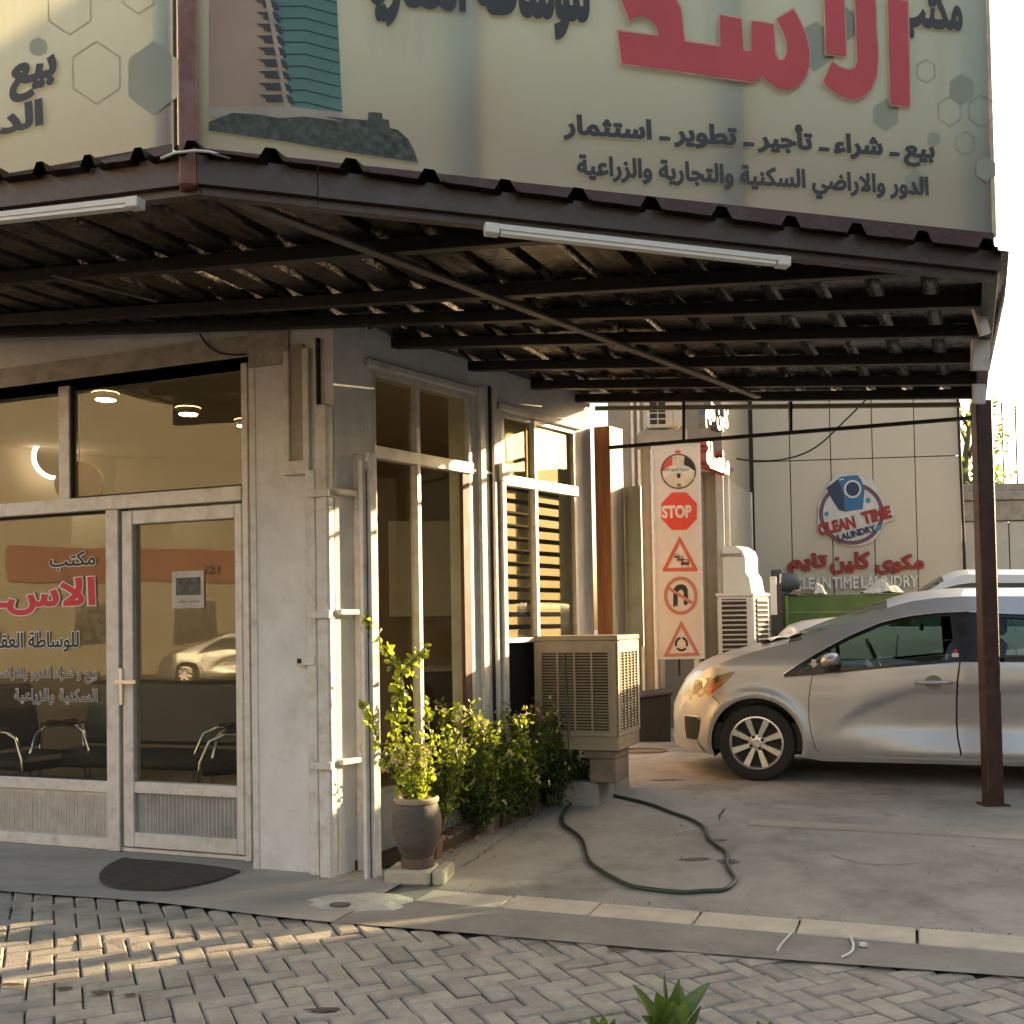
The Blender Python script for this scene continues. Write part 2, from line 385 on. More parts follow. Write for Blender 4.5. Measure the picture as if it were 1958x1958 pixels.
m_ = MB(); m_.quad(gp(-3.3, 4.40, .003), gp(-2.2, 4.45, .003), gp(-2.2, 5.3, .003), gp(-3.3, 5.3, .003)); m_.build('patched_floor', concrete2, kind='structure')
# crumbling mortar patch by the corner
pc = on_z(682, 1722, .02); pts = []
for i in range(22):
    a = 2 * math.pi * i / 22; r = 1 + rr.uniform(-.16, .18); pts.append(pc + Vector((math.cos(a) * .27 * r, math.sin(a) * .17 * r, -.012)))
mb = MB(); mb.add(pts + [pc + (p - pc) * .72 + Vector((0, 0, .016)) for p in pts] + [pc + Vector((0, 0, .016))], [(i, (i + 1) % 22, 22 + (i + 1) % 22, 22 + i) for i in range(22)] + [(22 + i, 22 + (i + 1) % 22, 44) for i in range(22)])
mb.build('mortar_patch', mortar_m, kind='structure')
mb = MB(); q = on_z(650, 1732, .022); mb.prism([q + Vector((math.cos(a * .7) * .055, math.sin(a * .7) * .03, 0)) for a in range(9)], (0, 0, .012)); mb.build('flat_pebble', M('dark_pebble', (.14, .12, .10), .9), kind='structure')

# kerb stones: two flush lines
def kerb_line(name, n0, n1, t0, t1, ln, zf, mat):
    root = bpy.data.objects.new(name, None); C.objects.link(root); root['kind'] = 'structure'
    rg = random.Random(len(name)); t = t0
    while t < t1:
        l = ln * rg.uniform(.93, 1.07); m = MB(); z = zf
        e = rg.uniform(-.004, .004)
        m.obox(gp(t + .006, n0 + rg.uniform(-.006, .006), z - .05), G * (l - .012), GN * (n1 - n0 + rg.uniform(-.006, .006)), Vector((0, 0, .058 + e)), .006)
        m.build('kerb_stone', mat, root); t += l
kerb_line('kerb', 4.82, 5.06, -2.42, 8.5, .485, .004, kerb_m)
kerb_line('bay_threshold', 6.70, 6.98, -1.02, 8.5, 1.35, .117, M('threshold_stone', (.38, .335, .275), .88, var=.14, scale=4, bump=.3, dirt=(.20, .17, .14), dirt_amt=.5))
# herringbone pavers
pav = bpy.data.objects.new('pavement', None); C.objects.link(pav); pav['kind'] = 'structure'
mb = MB(); mb.quad(gp(-9, .5, -.030), gp(9, .5, -.030), gp(9, 5.0, -.012), gp(-9, 5.0, -.012)); mb.build('joint_bed', sand_m, pav)
U = Vector((math.cos(R_(-66.3)), math.sin(R_(-66.3)), 0)); V = Vector((-U.y, U.x, 0)); a_ = .1
org = on_z(1437, 1846, 0)
cells = []
for i in range(-80, 80):
    for j in range(-40, 40):
        # herringbone tiling: pairs placed on lattice (1,1),(2,-2)
        o = org + (U + V) * a_ * i + (U - V) * a_ * 2 * j
        cells.append((o, U * 2 * a_, V * a_)); cells.append((o + U * 0 + V * a_, V * 2 * a_, U * a_))
def in_view(p):
    c = ROT.transposed() @ (p - CAM)
    if c.z > -.2: return None
    x = 979 + c.x / -c.z * FPX; y = YP - c.y / -c.z * FPX
    return (x, y, -c.z)
good = []
for o, L_, S_ in cells:
    c = o + L_ / 2 + S_ / 2; n = c.dot(GN); t = c.dot(G)
    if t < -6 or t > 6 or n < 1.6: continue
    lim = (4.36 + .03 * math.sin(t * 3)) if t < -2.9 else edge_n(t)
    if t < -1.8 and t >= -2.9: lim = 4.40
    if n > lim + .03: continue
    v = in_view(c); vis = v and -60 < v[0] < 2018 and v[1] < 2010
    good.append(((v[2] if vis else 50 + (c - CAM).length), o, L_, S_))
good.sort(key=lambda g: g[0])
def brick_to(m, o, L_, S_, rg):
    g = .0035; l = L_.normalized(); s = S_.normalized(); h = rg.uniform(-.006, .004)
    b = o + l * g + s * g + Vector((0, 0, -.05)); A_ = l * (L_.length - 2 * g); B_ = s * (S_.length - 2 * g)
    bv = rg.uniform(.005, .011); zt = .05 + h
    lo = [b, b + A_, b + A_ + B_, b + B_]
    tl = [rg.uniform(-.004, .003) for _ in range(4)]
    mid = [p + Vector((0, 0, zt - bv)) for p in lo]
    top = [b + l * bv + s * bv, b + A_ - l * bv + s * bv, b + A_ + B_ - l * bv - s * bv, b + B_ + l * bv - s * bv]
    top = [p + Vector((0, 0, zt + tl[i])) for i, p in enumerate(top)]
    m.add(lo + mid + top, [(0, 1, 5, 4), (1, 2, 6, 5), (2, 3, 7, 6), (3, 0, 4, 7), (4, 5, 9, 8), (5, 6, 10, 9), (6, 7, 11, 10), (7, 4, 8, 11), (8, 9, 10, 11)])
rest = [MB() for _ in pavers]; rg = random.Random(11)
for k, (d, o, L_, S_) in enumerate(good):
    ci = rg.choices(range(4), (5, 3, 1.6, 2))[0]
    if (L_.cross(S_)).z < 0: o, L_, S_ = o, S_, L_
    if k < 300:
        m = MB(); brick_to(m, o, L_, S_, rg); m.build('brick', pavers[ci], pav)
    else: brick_to(rest[0], o, L_, S_, rg); rest[0].mi[-9:] = [ci] * 9
rest[0].build('paving_bricks', pavers, pav, kind='stuff')
# litter: bottle cap, scraps of white edging
o = MB(); q = on_z(1651, 1808, .012); o.lathe(q, [(.0, .012), (.015, .012), (.018, .008), (.019, 0)], 14); tag(o.build('bottle_cap', white_pl, smooth=40), 'small white plastic cap lying on the concrete strip by the kerb', 'cap')
m = MB(); m.tube([on_z(x, y, .014) for x, y in ((1513, 1784), (1502, 1796), (1493, 1806), (1485, 1819))], .005, 5); tag(m.build('cable_scrap', white_pl), 'short straight piece of white cable on the strip below the kerb', 'cable')
m = MB(); m.tube([on_z(x, y, .014) for x, y in ((1626, 1791), (1632, 1806), (1630, 1818), (1622, 1825), (1610, 1830))], .006, 5); tag(m.build('cable_scrap', white_pl), 'curved piece of white cable beside the bottle cap', 'cable')

# ================================================================= THE OFFICE BUILDING
K = Vector((-.99, 5.88, 0))
FR = VP(K - G * 4.2, G)            # front wall plane, t runs left to right, corner at t=4.2
TK = 4.2
SH = VP(FR.p - FR.n * .16, G)      # shopfront plane set back 16 cm
RT = VP(K, (.6, .8))               # right-hand facade, t from the corner
bld = thing('office_building', 'white plastered corner office with glazed front under the metal canopy', 'building', (K.x, K.y, 0))
HW = 3.62
tL = -1.2                          # left end of the modelled front
d_r = FR.t(484)                    # right edge of the door frame
m = MB()
m.vbox(FR, d_r + .0, TK, -.05, HW, -.28, 0)                               # white corner wall
m.vbox(FR, tL, d_r, 3.0, HW, -.28, 0)                                   # over the shopfront (upper)
m.build('wall', plaster, bld)
zt_head = SH.z(240, 699)
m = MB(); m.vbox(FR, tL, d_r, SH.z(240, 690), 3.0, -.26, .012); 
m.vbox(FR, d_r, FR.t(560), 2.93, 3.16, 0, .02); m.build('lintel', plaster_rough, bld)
m = MB(); m.vbox(FR, d_r - .01, d_r + .03, .0, 2.93, -.16, .006); m.build('reveal', pipe_m, bld)
# right facade walls: pieces around the two windows
w1a, w1b = RT.t(717), RT.t(908); w2a, w2b = RT.t(965), RT.t(1108); rE = RT.t(1136)
W1z0, W1z1, W2z0, W2z1 = .42, 2.93, 1.28, 2.87
m = MB()
for (a, b, z0, z1) in ((0, w1a, -.05, HW), (w1a, w1b, W1z1, HW), (w1a, w1b, -.05, W1z0), (w1b, w2a, -.05, HW), (w2a, w2b, W2z1, HW), (w2a, w2b, -.05, .55), (w2b, rE, -.05, HW)):
    m.vbox(RT, a, b, z0, z1, -.20, 0)
m.build('side_wall', plaster, bld)
m = MB(); m.vbox(RT, w1a - .05, w1b + .04, W1z1, W1z1 + .05, 0, .03, .008); m.vbox(RT, w2a - .05, w2b + .04, W2z1, W2z1 + .05, 0, .03, .008)
m.vbox(RT, w1b + .05, w1b + .12, .1, 3.0, 0, .03, .01); m.build('trim', pipe_m, bld)
# roof slab, room shell
RM = [FR.w(tL, 0, -.3), FR.w(TK - .1, 0, -.3), RT.w(.3, 0, -.22), RT.w(rE, 0, -.22), Vector((.1, 11.4, 0)), Vector((-3.9, 10.3, 0))]
m = MB(); m.prism([Vector((p.x, p.y, 3.12)) for p in RM], (0, 0, .02)); m.build('ceiling', ceil_m, bld)
m = MB(); m.prism([Vector((p.x, p.y, -.02)) for p in RM], (0, 0, .06)); m.build('floor', floor_m, bld)
m = MB()
def thickwall(m, a, b, z0, z1, th):
    a = Vector((a[0], a[1], z0)); b = Vector((b[0], b[1], z0)); d = (b - a).normalized(); n = Vector((-d.y, d.x, 0)); m.obox(a, b - a, n * th, Vector((0, 0, z1 - z0)))
thickwall(m, RM[4], RM[5], .04, 3.12, -.1); thickwall(m, RM[5], RM[0], .04, 3.12, -.1); thickwall(m, RM[3], RM[4], .04, 3.12, -.1)
m.build('inner_wall', cream_wall, bld)
m = MB(); m.prism([Vector((p.x, p.y, 3.5)) for p in RM], (0, 0, .12)); m.build('roof', concrete2, bld)

# -------- shopfront frames, panes, door (plane SH); f(x) gives t on the shopfront plane
def X(px, py=1200): return SH.t(px, py)
zb0 = SH.z(120, 983); zb1 = SH.z(120, 957)        # middle rail
ztop = SH.z(240, 703)
xs_mull = (X(121), X(142)); xR = X(474); xJ = X(486)
m = MB()
m.vbox(SH, tL, xJ, ztop - .035, ztop + .03, -.03, .05, .004)                # head
m.vbox(SH, tL, xR, zb0 - .0, zb1, -.03, .06, .004)                           # middle rail
m.vbox(SH, xs_mull[0], xs_mull[1], zb1, ztop - .035, -.03, .035, .004)       # transom mullion
m.vbox(SH, xR, xJ, .03, ztop - .035, -.03, .05, .004)                        # right jamb
m.vbox(SH, X(213), X(237), .03, zb0, -.03, .05, .004)                        # left jamb of the door
m.vbox(SH, tL, X(213), SH.z(120, 1510), SH.z(120, 1488), -.03, .03, .004)    # low rail
m.vbox(SH, tL, X(237), .03, .10, -.03, .03, .004)
m.vbox(SH, X(237), xJ, .03, .055, -.03, .03, .003)
m.build('shopfront_frame', alu_w, bld)
m = MB(); m.vbox(SH, tL, X(213), .10, SH.z(120, 1510), -.01, .008)
for i in range(70):
    t = X(213) - .02 - i * .022
    if t < tL: break
    m.vbox(SH, t, t + .008, .11, SH.z(120, 1512) - .02, .008, .0105)
m.build('kick_panel', alu, bld)
m = MB(); m.vbox(SH, X(237), X(243.5), .05, zb0, -.02, .01); m.build('door_gap', dark_gap, bld)
pn = MB(); pn.vbox(SH, tL, xs_mull[0], zb1, ztop - .035, -.004, .002); win_a = pn.build('transom_pane', glass, bld)
pn = MB(); pn.vbox(SH, xs_mull[1], xR, zb1, ztop - .035, -.004, .002); pn.build('transom_pane', glass, bld)
pn = MB(); pn.vbox(SH, tL, X(213), SH.z(120, 1488), zb0, -.004, .002); shopwin = pn.build('window_pane', glass, bld)
# beading round the glass
m = MB(); 
for (a, b, z0, z1) in ((xs_mull[1], xR, zb1, ztop - .035), (tL, X(213), SH.z(120, 1488), zb0)):
    m.vbox(SH, a, a + .014, z0, z1, .002, .02); m.vbox(SH, b - .014, b, z0, z1, .002, .02); m.vbox(SH, a, b, z0, z0 + .014, .002, .02); m.vbox(SH, a, b, z1 - .014, z1, .002, .02)
m.build('glazing_bead', dark_gap, bld)
# door leaf
dz0 = .065; dz1 = zb0 - .015; gl0, gl1 = X(264), X(459); gz0 = SH.z(360, 1497); gz1 = SH.z(360, 998)
dl, dr = X(244), X(473)
m = MB()
m.vbox(SH, dl, gl0, dz0, dz1, -.02, .05, .005); m.vbox(SH, gl1, dr, dz0, dz1, -.02, .05, .005)
m.vbox(SH, gl0, gl1, gz1, dz1, -.02, .048, .005); m.vbox(SH, gl0, gl1, gz0 - .07, gz0, -.02, .048, .005); m.vbox(SH, gl0, gl1, dz0, dz0 + .09, -.02, .048, .005)
door = m.build('door', alu_w, bld)
m = MB(); m.vbox(SH, gl0, gl1, gz0, gz1, .008, .014); m.build('pane', glass, door)
m = MB(); z0, z1 = dz0 + .09, gz0 - .07; m.vbox(SH, gl0, gl1, z0, z1, .0, .01)
n_r = 26
for i in range(n_r):
    t = gl0 + (gl1 - gl0) * (i + .5) / n_r; m.prism([SH.w(t - .011, z0, .01), SH.w(t + .011, z0, .01), SH.w(t, z0, .024)], (0, 0, z1 - z0))
m.build('ribbed_panel', M('ribbed_steel', (.50, .50, .49), .4, .5, bump=.05, dirt=(.3, .26, .2), dirt_amt=.3), door)
m = MB(); m.vbox(SH, X(239.5), X(246.5), SH.z(242, 1347), SH.z(242, 1277), .05, .065, .003)
ha = SH.w(X(243), SH.z(242, 1302), .07); m.tube([ha, ha + SH.n * .035], .009, 8); m.bar(ha + SH.n * .04, ha + SH.n * .04 + SH.d * .165, .02, .022)
m.build('handle', M('worn_handle', (.70, .66, .58), .35, .6, bump=0), door)
# lettering stuck on the fixed pane (behind outline, then colour)
def lettering(name, parent, pl, txt, box, mat, off, bold=.02, outline=0, omat=None, thick=0, res=3):
    lo = text2d(txt, bold, res); x0, x1, z0, z1 = box
    b = bbox(lo); s = (z1 - z0) / (b[3] - b[2])
    if x0 is None: x0 = x1 - (b[1] - b[0]) * s
    f = fit(lo, x0, x1, z0, z1)
    sx = (x1 - x0) / (b[1] - b[0])
    if outline:
        l2 = text2d(txt, bold + outline / s, res); m = MB()
        f2 = fit(l2, x0 - outline, x1 + outline, z0 - outline, z1 + outline); decal(m, pl, f2, off); m.build(name + '_outline', omat, parent)
        off += .0015
    m = MB(); decal(m, pl, f, off, thick); return m.build(name, mat, parent)
lettering('lettering', shopwin, SH, 'مكتب', (X(97), X(184), SH.z(140, 1090), SH.z(140, 1054)), print_dark, .004, .02, .006, print_white)
lettering('lettering', shopwin, SH, 'الاسـ', (X(-10), X(184), SH.z(140, 1174), SH.z(140, 1104)), print_red, .004, .035, .007, print_white)
lettering('lettering', shopwin, SH, 'للوساطة العقارية', (None, X(152), SH.z(100, 1247), SH.z(100, 1208)), print_dark, .004, .02, .006, print_white)
lettering('lettering', shopwin, SH, 'بيع و شراء الدور والاراضي', (None, X(186), SH.z(100, 1306), SH.z(100, 1276)), print_dark, .004, .0, .004, print_white)
lettering('lettering', shopwin, SH, 'السكنية والزراعية', (None, X(186), SH.z(100, 1347), SH.z(100, 1317)), print_dark, .004, .0, .004, print_white)
lettering('lettering', door, SH, '12ا', (X(398), X(424), SH.z(410, 1098), SH.z(410, 1082)), print_dark, .018, 0)
# notice taped to the door glass
nz0, nz1 = SH.z(363, 1163), SH.z(363, 1092); m = MB(); m.vbox(SH, X(333), X(394), nz0, nz1, .016, .018)
notice = m.build('paper_notice', M('faded_paper', (.50, .46, .40), .8, bump=.05), None); tag(notice, 'faded paper notice with a grey picture taped inside the door glass', 'notice')
m = MB(); m.vbox(SH, X(341), X(388), nz0 + .08, nz1 - .04, .0185, .0195); m.build('picture', M('grey_print', (.10, .095, .09), .7, var=.6, scale=25, bump=0), notice)
lettering('caption', notice, SH, 'مكتب عقار', (X(345), X(385), nz0 + .03, nz0 + .055), print_dark, .019, .0)

# -------- pipes and trunking at the corner
m = MB()
m.vbox(FR, FR.t(562), FR.t(588), 2.35, 3.03, 0, .012); m.build('trunking', M('brown_trunking', (.36, .31, .26), .7), bld)
m = MB(); m.vbox(FR, FR.t(552), FR.t(562), 2.32, 3.0, 0, .03, .004); m.vbox(FR, FR.t(588), FR.t(600), 2.35, 3.0, 0, .03, .004); m.vbox(FR, FR.t(552), FR.t(600), 2.28, 2.36, 0, .035, .004)
m.vbox(FR, FR.t(593), FR.t(611), .0, 2.30, 0, .035, .004); m.build('cable_cover', pipe_m, bld)
m = MB(); m.vbox(FR, FR.t(588.5), FR.t(592.5), .02, 2.3, 0, .006); m.vbox(FR, FR.t(613), FR.t(617), .02, 2.6, 0, .008); m.vbox(FR, FR.t(615), FR.t(619), 2.62, 3.05, 0, .03); m.build('dark_cable', dark_gap, bld)  # groove and gap shade painted as dark strips; the upper one is a pipe
m = MB(); m.vbox(FR, FR.t(618), TK + .0, .0, 2.66, 0, .075, .012)
dp = m.build('drain_pipe', pipe_m, bld)
for y in (942, 1172, 1458):
    z = FR.z(640, y); m = MB(); m.vbox(FR, FR.t(608), TK + .012, z - .03, z + .012, 0, .10, .004); m.vbox(RT, -.01, RT.t(690), z - .012, z + .02, 0, .05, .004); m.build('pipe_bracket', pipe_m, dp)
m = MB(); m.vbox(RT, RT.t(676), RT.t(694), .0, 2.40, 0, .055, .01); m.build('drain_pipe', pipe_m, bld)
m = MB(); m.vbox(RT, RT.t(695), RT.t(701), .0, 2.36, 0, .05); m.build('dark_cable', dark_gap, bld)  # dark strip painted in for the shaded gap beside the pipe
m = MB(); m.vbox(FR, FR.t(573), FR.t(609), FR.z(590, 1272), FR.z(590, 1254), 0, .045, .004); m.build('junction_box', pipe_m, bld)
m = MB(); m.vbox(FR, FR.t(576), FR.t(584), FR.z(590, 1268), FR.z(590, 1259), .045, .047); m.build('box_hole', dark_gap, bld)
# cable hanging over the shopfront head
m = MB(); m.tube([FR.w(FR.t(x), FR.z(x, y), .03) for x, y in ((393, 640), (402, 655), (415, 668), (432, 677), (455, 680), (480, 679))], .006, 6); m.build('loose_cable', dark_gap, bld)
# painted steel gate folded back against the side window
gt = thing('folded_gate', 'narrow cream steel gate leaf folded back at the building corner', 'gate', (-.8, 5.85, 0))
gp_ = VP((-.80, 5.80), (.6, .8)); a0 = gp_.t(702, 1300)
gz = 2.38
for (x0, x1, z1, o0) in ((699, 706, gz - .05, 0), (709, 722, gz, .02)):
    m = MB(); t0 = gp_.t(x0, 1400); t1 = gp_.t(x1, 1400); m.vbox(gp_, t0, t1, .0, z1, o0 - .03, o0, .003); m.build('stile', pipe_m, gt)
m = MB(); m.vbox(gp_, gp_.t(705), gp_.t(710), .0, gz - .1, -.03, -.01); m.build('shadow_gap', M('rust_steel', (.10, .05, .03), .8), gt)  # brown strip painted in as the shade between the stiles

# -------- side windows
def side_window(a, b, z0, z1, zbar, mull, jamb, brown=False):
    m = MB(); fw = .035
    m.vbox(RT, a, a + fw, z0, z1, -.06, -.0, .003); m.vbox(RT, b - fw, b, z0, z1, -.06, -.0, .003); m.vbox(RT, a, b, z1 - fw, z1, -.06, 0, .003); m.vbox(RT, a, b, z0, z0 + fw, -.06, 0, .003)
    m.vbox(RT, a, b, zbar - .03, zbar + .045, -.05, .015, .004); m.vbox(RT, mull - .018, mull + .018, z0, z1, -.05, .012, .003)
    fr = m.build('side_window', alu_w, bld)
    for (x0, x1) in ((a + fw, mull - .018), (mull + .018, b - fw)):
        for (y0, y1) in ((z0 + fw, zbar - .03), (zbar + .045, z1 - fw)):
            p = MB(); p.vbox(RT, x0, x1, y0, y1, -.034, -.030); p.build('pane', glass2, fr)
    return fr
f1 = side_window(w1a, w1b, W1z0, W1z1, 2.43, RT.t(803), 0)
m = MB(); m.vbox(RT, w1b - .10, w1b - .035, W1z0, 2.40, -.03, -.0); m.build('brown_stile', M('brown_wood', (.10, .055, .035), .6), f1)
zb2 = RT.z(1030, 930)
f2 = side_window(w2a, w2b, W2z0, W2z1, zb2, RT.t(1028), 0)
# zebra blind bands
blind_m = trans_mat('blind_fabric', (.74, .58, .38), (.3, .22, .12), .25, var=.05)
bl = bpy.data.objects
bt = thing('zebra_blind', 'cream zebra roller blind drawn inside the second side window', 'blind', tuple(RT.w((w2a + w2b) / 2, 0, -.12)))
nb = 15
for i in range(nb):
    z = zb2 - .05 - i * ((zb2 - W2z0) / 12.6) 
    if z - .06 < W2z0 - .02: break
    m = MB(); m.vbox(RT, w2a + .035, w2b - .16, z - .054, z, -.062, -.059); m.build('slat', blind_m, bt)
m = MB(); m.vbox(RT, w2a + .035, w2b - .16, zb2 + .03, W2z1 - .03, -.066, -.063); m.build('upper_screen', blind_m, bt)
m = MB(); m.vbox(RT, w2a + .02, w2b - .02, W2z0, W2z1, -.16, -.155); m.build('back_cloth', M('brown_curtain', (.07, .042, .025), .8, var=.3, scale=10, stretch=(6, 6, .5)), bt)
m = MB(); m.vbox(RT, w2a, w2b + .02, .55, W2z0, -.18, -.12); m.build('dark_opening', dark_gap, bld)
# pipes between the two side windows
m = MB(); m.vbox(RT, RT.t(944), RT.t(950), .1, 3.0, 0, .03, .003); m.vbox(RT, RT.t(954), RT.t(962), .1, 2.45, 0, .05, .004); m.vbox(RT, RT.t(910), RT.t(955), 2.42, 2.435, 0, .012)
m.vbox(RT, RT.t(952), RT.t(966), 2.38, 2.5, .0, .06, .004); m.build('conduit', pipe_m, bld)
m = MB(); m.vbox(RT, RT.t(940), RT.t(944), .1, 3.02, 0, .01); m.vbox(RT, RT.t(950), RT.t(953), .1, 2.9, 0, .014); m.build('dark_cable', dark_gap, bld)
# concrete plinth under the side windows
m = MB(); m.obox(RT.w(.25, 0, .06), RT.d * 2.1, RT.n * -.05 + Vector((0, 0, 0)), Vector((0, 0, .2))); 

# -------- ceiling lamps and wall light
for x, y, lb in ((202, 757, 'lit round ceiling lamp nearest the transom mullion'), (360, 785, 'lit round ceiling lamp in the middle of the office ceiling'), (470, 808, 'lit round ceiling lamp farthest back by the wall edge')):
    p = on_z(x, y, 3.10); t = thing('ceiling_lamp', lb, 'lamp', tuple(p), 'round ceiling lamps inside the office')
    m = MB(); m.lathe(p, [(.0, -.032), (.060, -.032), (.07, -.02), (.07, -.012)], 20); m.build('diffuser', lamp_e, t, smooth=40)
    m = MB(); m.lathe(p, [(.072, -.03), (.088, -.018), (.092, .018)], 20); m.build('rim', white_pl, t, smooth=40)
c0 = Vector(RM[5]); d0 = (Vector(RM[0]) - c0).normalized(); LW = VP((RM[0].x + .12, RM[0].y), d0)
LW = VP(c0 + Vector((.12, 0, 0)), (Vector(RM[0]) - c0))
mt, mz = LW.at(97, 878)
mir = thing('ring_mirror', 'round wall mirror with a glowing light ring inside the office', 'mirror', tuple(LW.w(mt, mz)))
nW = LW.n if LW.n.dot(CAM - LW.p) > 0 else -LW.n
q = LW.w(mt, mz) + nW * .04
m = MB(); m.lathe(q, [(.165, .0), (.195, .0), (.195, .03), (.165, .03), (.165, 0)], 36, nW); m.build('light_ring', led_e, mir, smooth=30)
m = MB(); m.lathe(q, [(.0, .012), (.165, .012)], 36, nW); m.build('mirror_glass', chrome, mir)
q = CAM + ray(152, 925) * 7.6; t = thing('round_wall_plate', 'flat round brown plate hanging behind the transom glass', 'plate', tuple(q)); m = MB(); m.lathe(q, [(0, .02), (.16, .02), (.17, .0), (0, 0)], 32, (.3, -.95, 0)); m.build('disc', M('brown_disc', (.16, .09, .05), .5, bump=.05), t, smooth=30)
m = MB(); m.tube([q, Vector((q.x, q.y, 3.1))], .004, 5); m.build('cord', dark_gap, t)
# dark cabinet seen through the transom
q = on_z(445, 960, 1.9)

# -------- office furniture
def chair(name, loc, rz, wd, label, group=None):
    t = thing(name, label, 'chair', tuple(loc), group); c, s_ = math.cos(rz), math.sin(rz); L = Vector(loc)
    def P(x, y, z): return L + Vector((x * c - y * s_, x * s_ + y * c, z))
    X_ = Vector((c, s_, 0)); Y_ = Vector((-s_, c, 0)); Z_ = Vector((0, 0, 1))
    m = MB(); m.obox(P(-wd / 2, -.26, .38), X_ * wd, Y_ * .52, Z_ * .10, .03); m.build('seat', leather, t, smooth=40)
    m = MB(); m.obox(P(-wd / 2, .22, .50), X_ * wd, Y_ * .09, Z_ * .48 + Y_ * .12, .03); m.build('backrest', leather, t, smooth=40)
    for sx in (-1, 1):
        x = sx * (wd / 2 + .03); m = MB(); m.tube([P(x, .30, .66), P(x, -.10, .66), P(x, -.2, .62), P(x, -.26, .48), P(x, -.28, .02)], .013, 8); m.build('arm', chrome, t, smooth=True)
        m = MB(); m.obox(P(x - .025, -.1, .668), X_ * .05, Y_ * .32, Z_ * .025, .01); m.build('arm_pad', leather, t)
        m = MB(); m.tube([P(x, .30, .66), P(x, .33, .02)], .013, 8); m.build('leg', chrome, t, smooth=True)
    return t
chair('office_bench', (-2.75, 7.75, .04), R_(-18), 1.5, 'long black leather bench with steel arms behind the shop window')
chair('visitor_chair', (-1.95, 7.35, .04), R_(-70), .52, 'black visitor chair with curved steel arm seen through the door glass', 'black chairs in the office')
chair('visitor_chair', (-1.75, 8.35, .04), R_(-10), .52, 'black visitor chair at the back, right behind the door glass', 'black chairs in the office')
chair('visitor_chair', (-3.55, 7.75, .04), R_(60), .5, 'glossy black chair closest to the shop window glass', 'black chairs in the office')
t = thing('office_cabinet', 'dark cabinet with pale top inside behind the side window', 'cabinet', (-.35, 8.6, .04)); m = MB(); m.obox((-.9, 8.4, .04), (.8, .15, 0), (-.06, .4, 0), (0, 0, 1.0), .01); m.build('body', M('dark_wood', (.07, .04, .03), .4), t); m = MB(); m.obox((-.93, 8.37, 1.04), (.86, .16, 0), (-.07, .46, 0), (0, 0, .03)); m.build('top', M('pale_top', (.5, .42, .32), .4), t)
t = thing('wall_board', 'pale board hanging on the back wall behind the side window', 'board', (-.8, 9.3, 1.5)); m = MB(); m.obox((-1.15, 9.8, 1.5), (.75, .1, 0), (-.004, .03, 0), (0, 0, .9), .004); m.build('panel', white_pl, t)

# ================================================================= CANOPY
def cz(p, dz=0): return Vector((p[0], p[1], can_z(p[0], p[1]) + dz))
cA = on_can(375, 350); cB = on_can(1915, 517); cP = Vector((3.21, 7.07, 0)); cP.z = can_z(cP.x, cP.y)
cS0 = on_can(0, 396); cS = cA + (cS0 - cA).normalized() * 3.6; cS.z = can_z(cS.x, cS.y)
cQ = on_can(1100, 772); cQ.z = can_z(cQ.x, cQ.y)
can = thing('metal_canopy', 'dark brown steel canopy with corrugated roof round the office corner', 'canopy', (cA.x, cA.y, 0))
BH = .115
UPZ = Vector((0, 0, 1))
def beam(a, b, wd, h, name='beam', mat=brown_steel, dz=0.0):
    a = Vector(a); b = Vector(b); d = b - a; s_ = d.cross(UPZ).normalized(); m = MB()
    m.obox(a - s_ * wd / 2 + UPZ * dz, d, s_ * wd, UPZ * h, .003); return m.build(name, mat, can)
# fascia channels (front-left and front-right) with lower lip
def fascia(a, b, inn, h0=.105, h1=.105):
    d = (b - a); s_ = d.cross(UPZ).normalized();
    if s_.dot(inn) < 0: s_ = -s_
    m = MB(); m.prism([a, b, b + UPZ * h1, a + UPZ * h0], s_ * .02); m.obox(a + UPZ * .001 + s_ * .021, d, s_ * .05, UPZ * .006)
    m.obox(a + s_ * .025 - UPZ * .03, d, s_ * .045, UPZ * .029)
    return m.build('fascia', fascia_m, can)
inn = Vector((.6, 2, 0))
fascia(cS, cA, inn)
# the right-hand fascia is welded from two lengths
mid = cA.lerp(cB, .135); fascia(cA, mid - (cB - cA).normalized() * .004, inn, .105, .101); fascia(mid + Vector((0, 0, -.002)), cB + Vector((0, 0, -.002)), inn, .101, .078)
# cross beams: pixel-measured ends turned into places on the sloping canopy plane
for (x0, y0, x1, y1) in ((0, 545, 1225, 450), (0, 622, 1740, 526), (560, 628, 1882, 588), (882, 664, 1868, 644), (943, 709, 1866, 695), (1013, 745, 1866, 736), (1105, 770, 1866, 762)):
    a = on_can(x0, y0); b = on_can(x1, y1)
    if x0 == 0: a = a + (a - b).normalized() * 1.3; a.z = can_z(a.x, a.y)
    if y0 == 770: a = a + (a - b).normalized() * .1
    a = a + (a - b).normalized() * (2.6 if y0 == 628 else 1.1 if x0 > 800 and y0 != 770 else 0); a.z = can_z(a.x, a.y); beam(a, b, .05, .062)
# light strip (diagonal rafter) and the long side beam
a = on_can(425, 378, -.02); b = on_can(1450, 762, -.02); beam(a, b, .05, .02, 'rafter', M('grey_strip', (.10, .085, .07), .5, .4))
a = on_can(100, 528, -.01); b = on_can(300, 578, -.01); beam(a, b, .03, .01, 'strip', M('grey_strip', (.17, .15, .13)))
beam(cB + Vector((-.02, .05, 0)), cP + Vector((0, 0, 0)), .06, .115, 'side_beam')
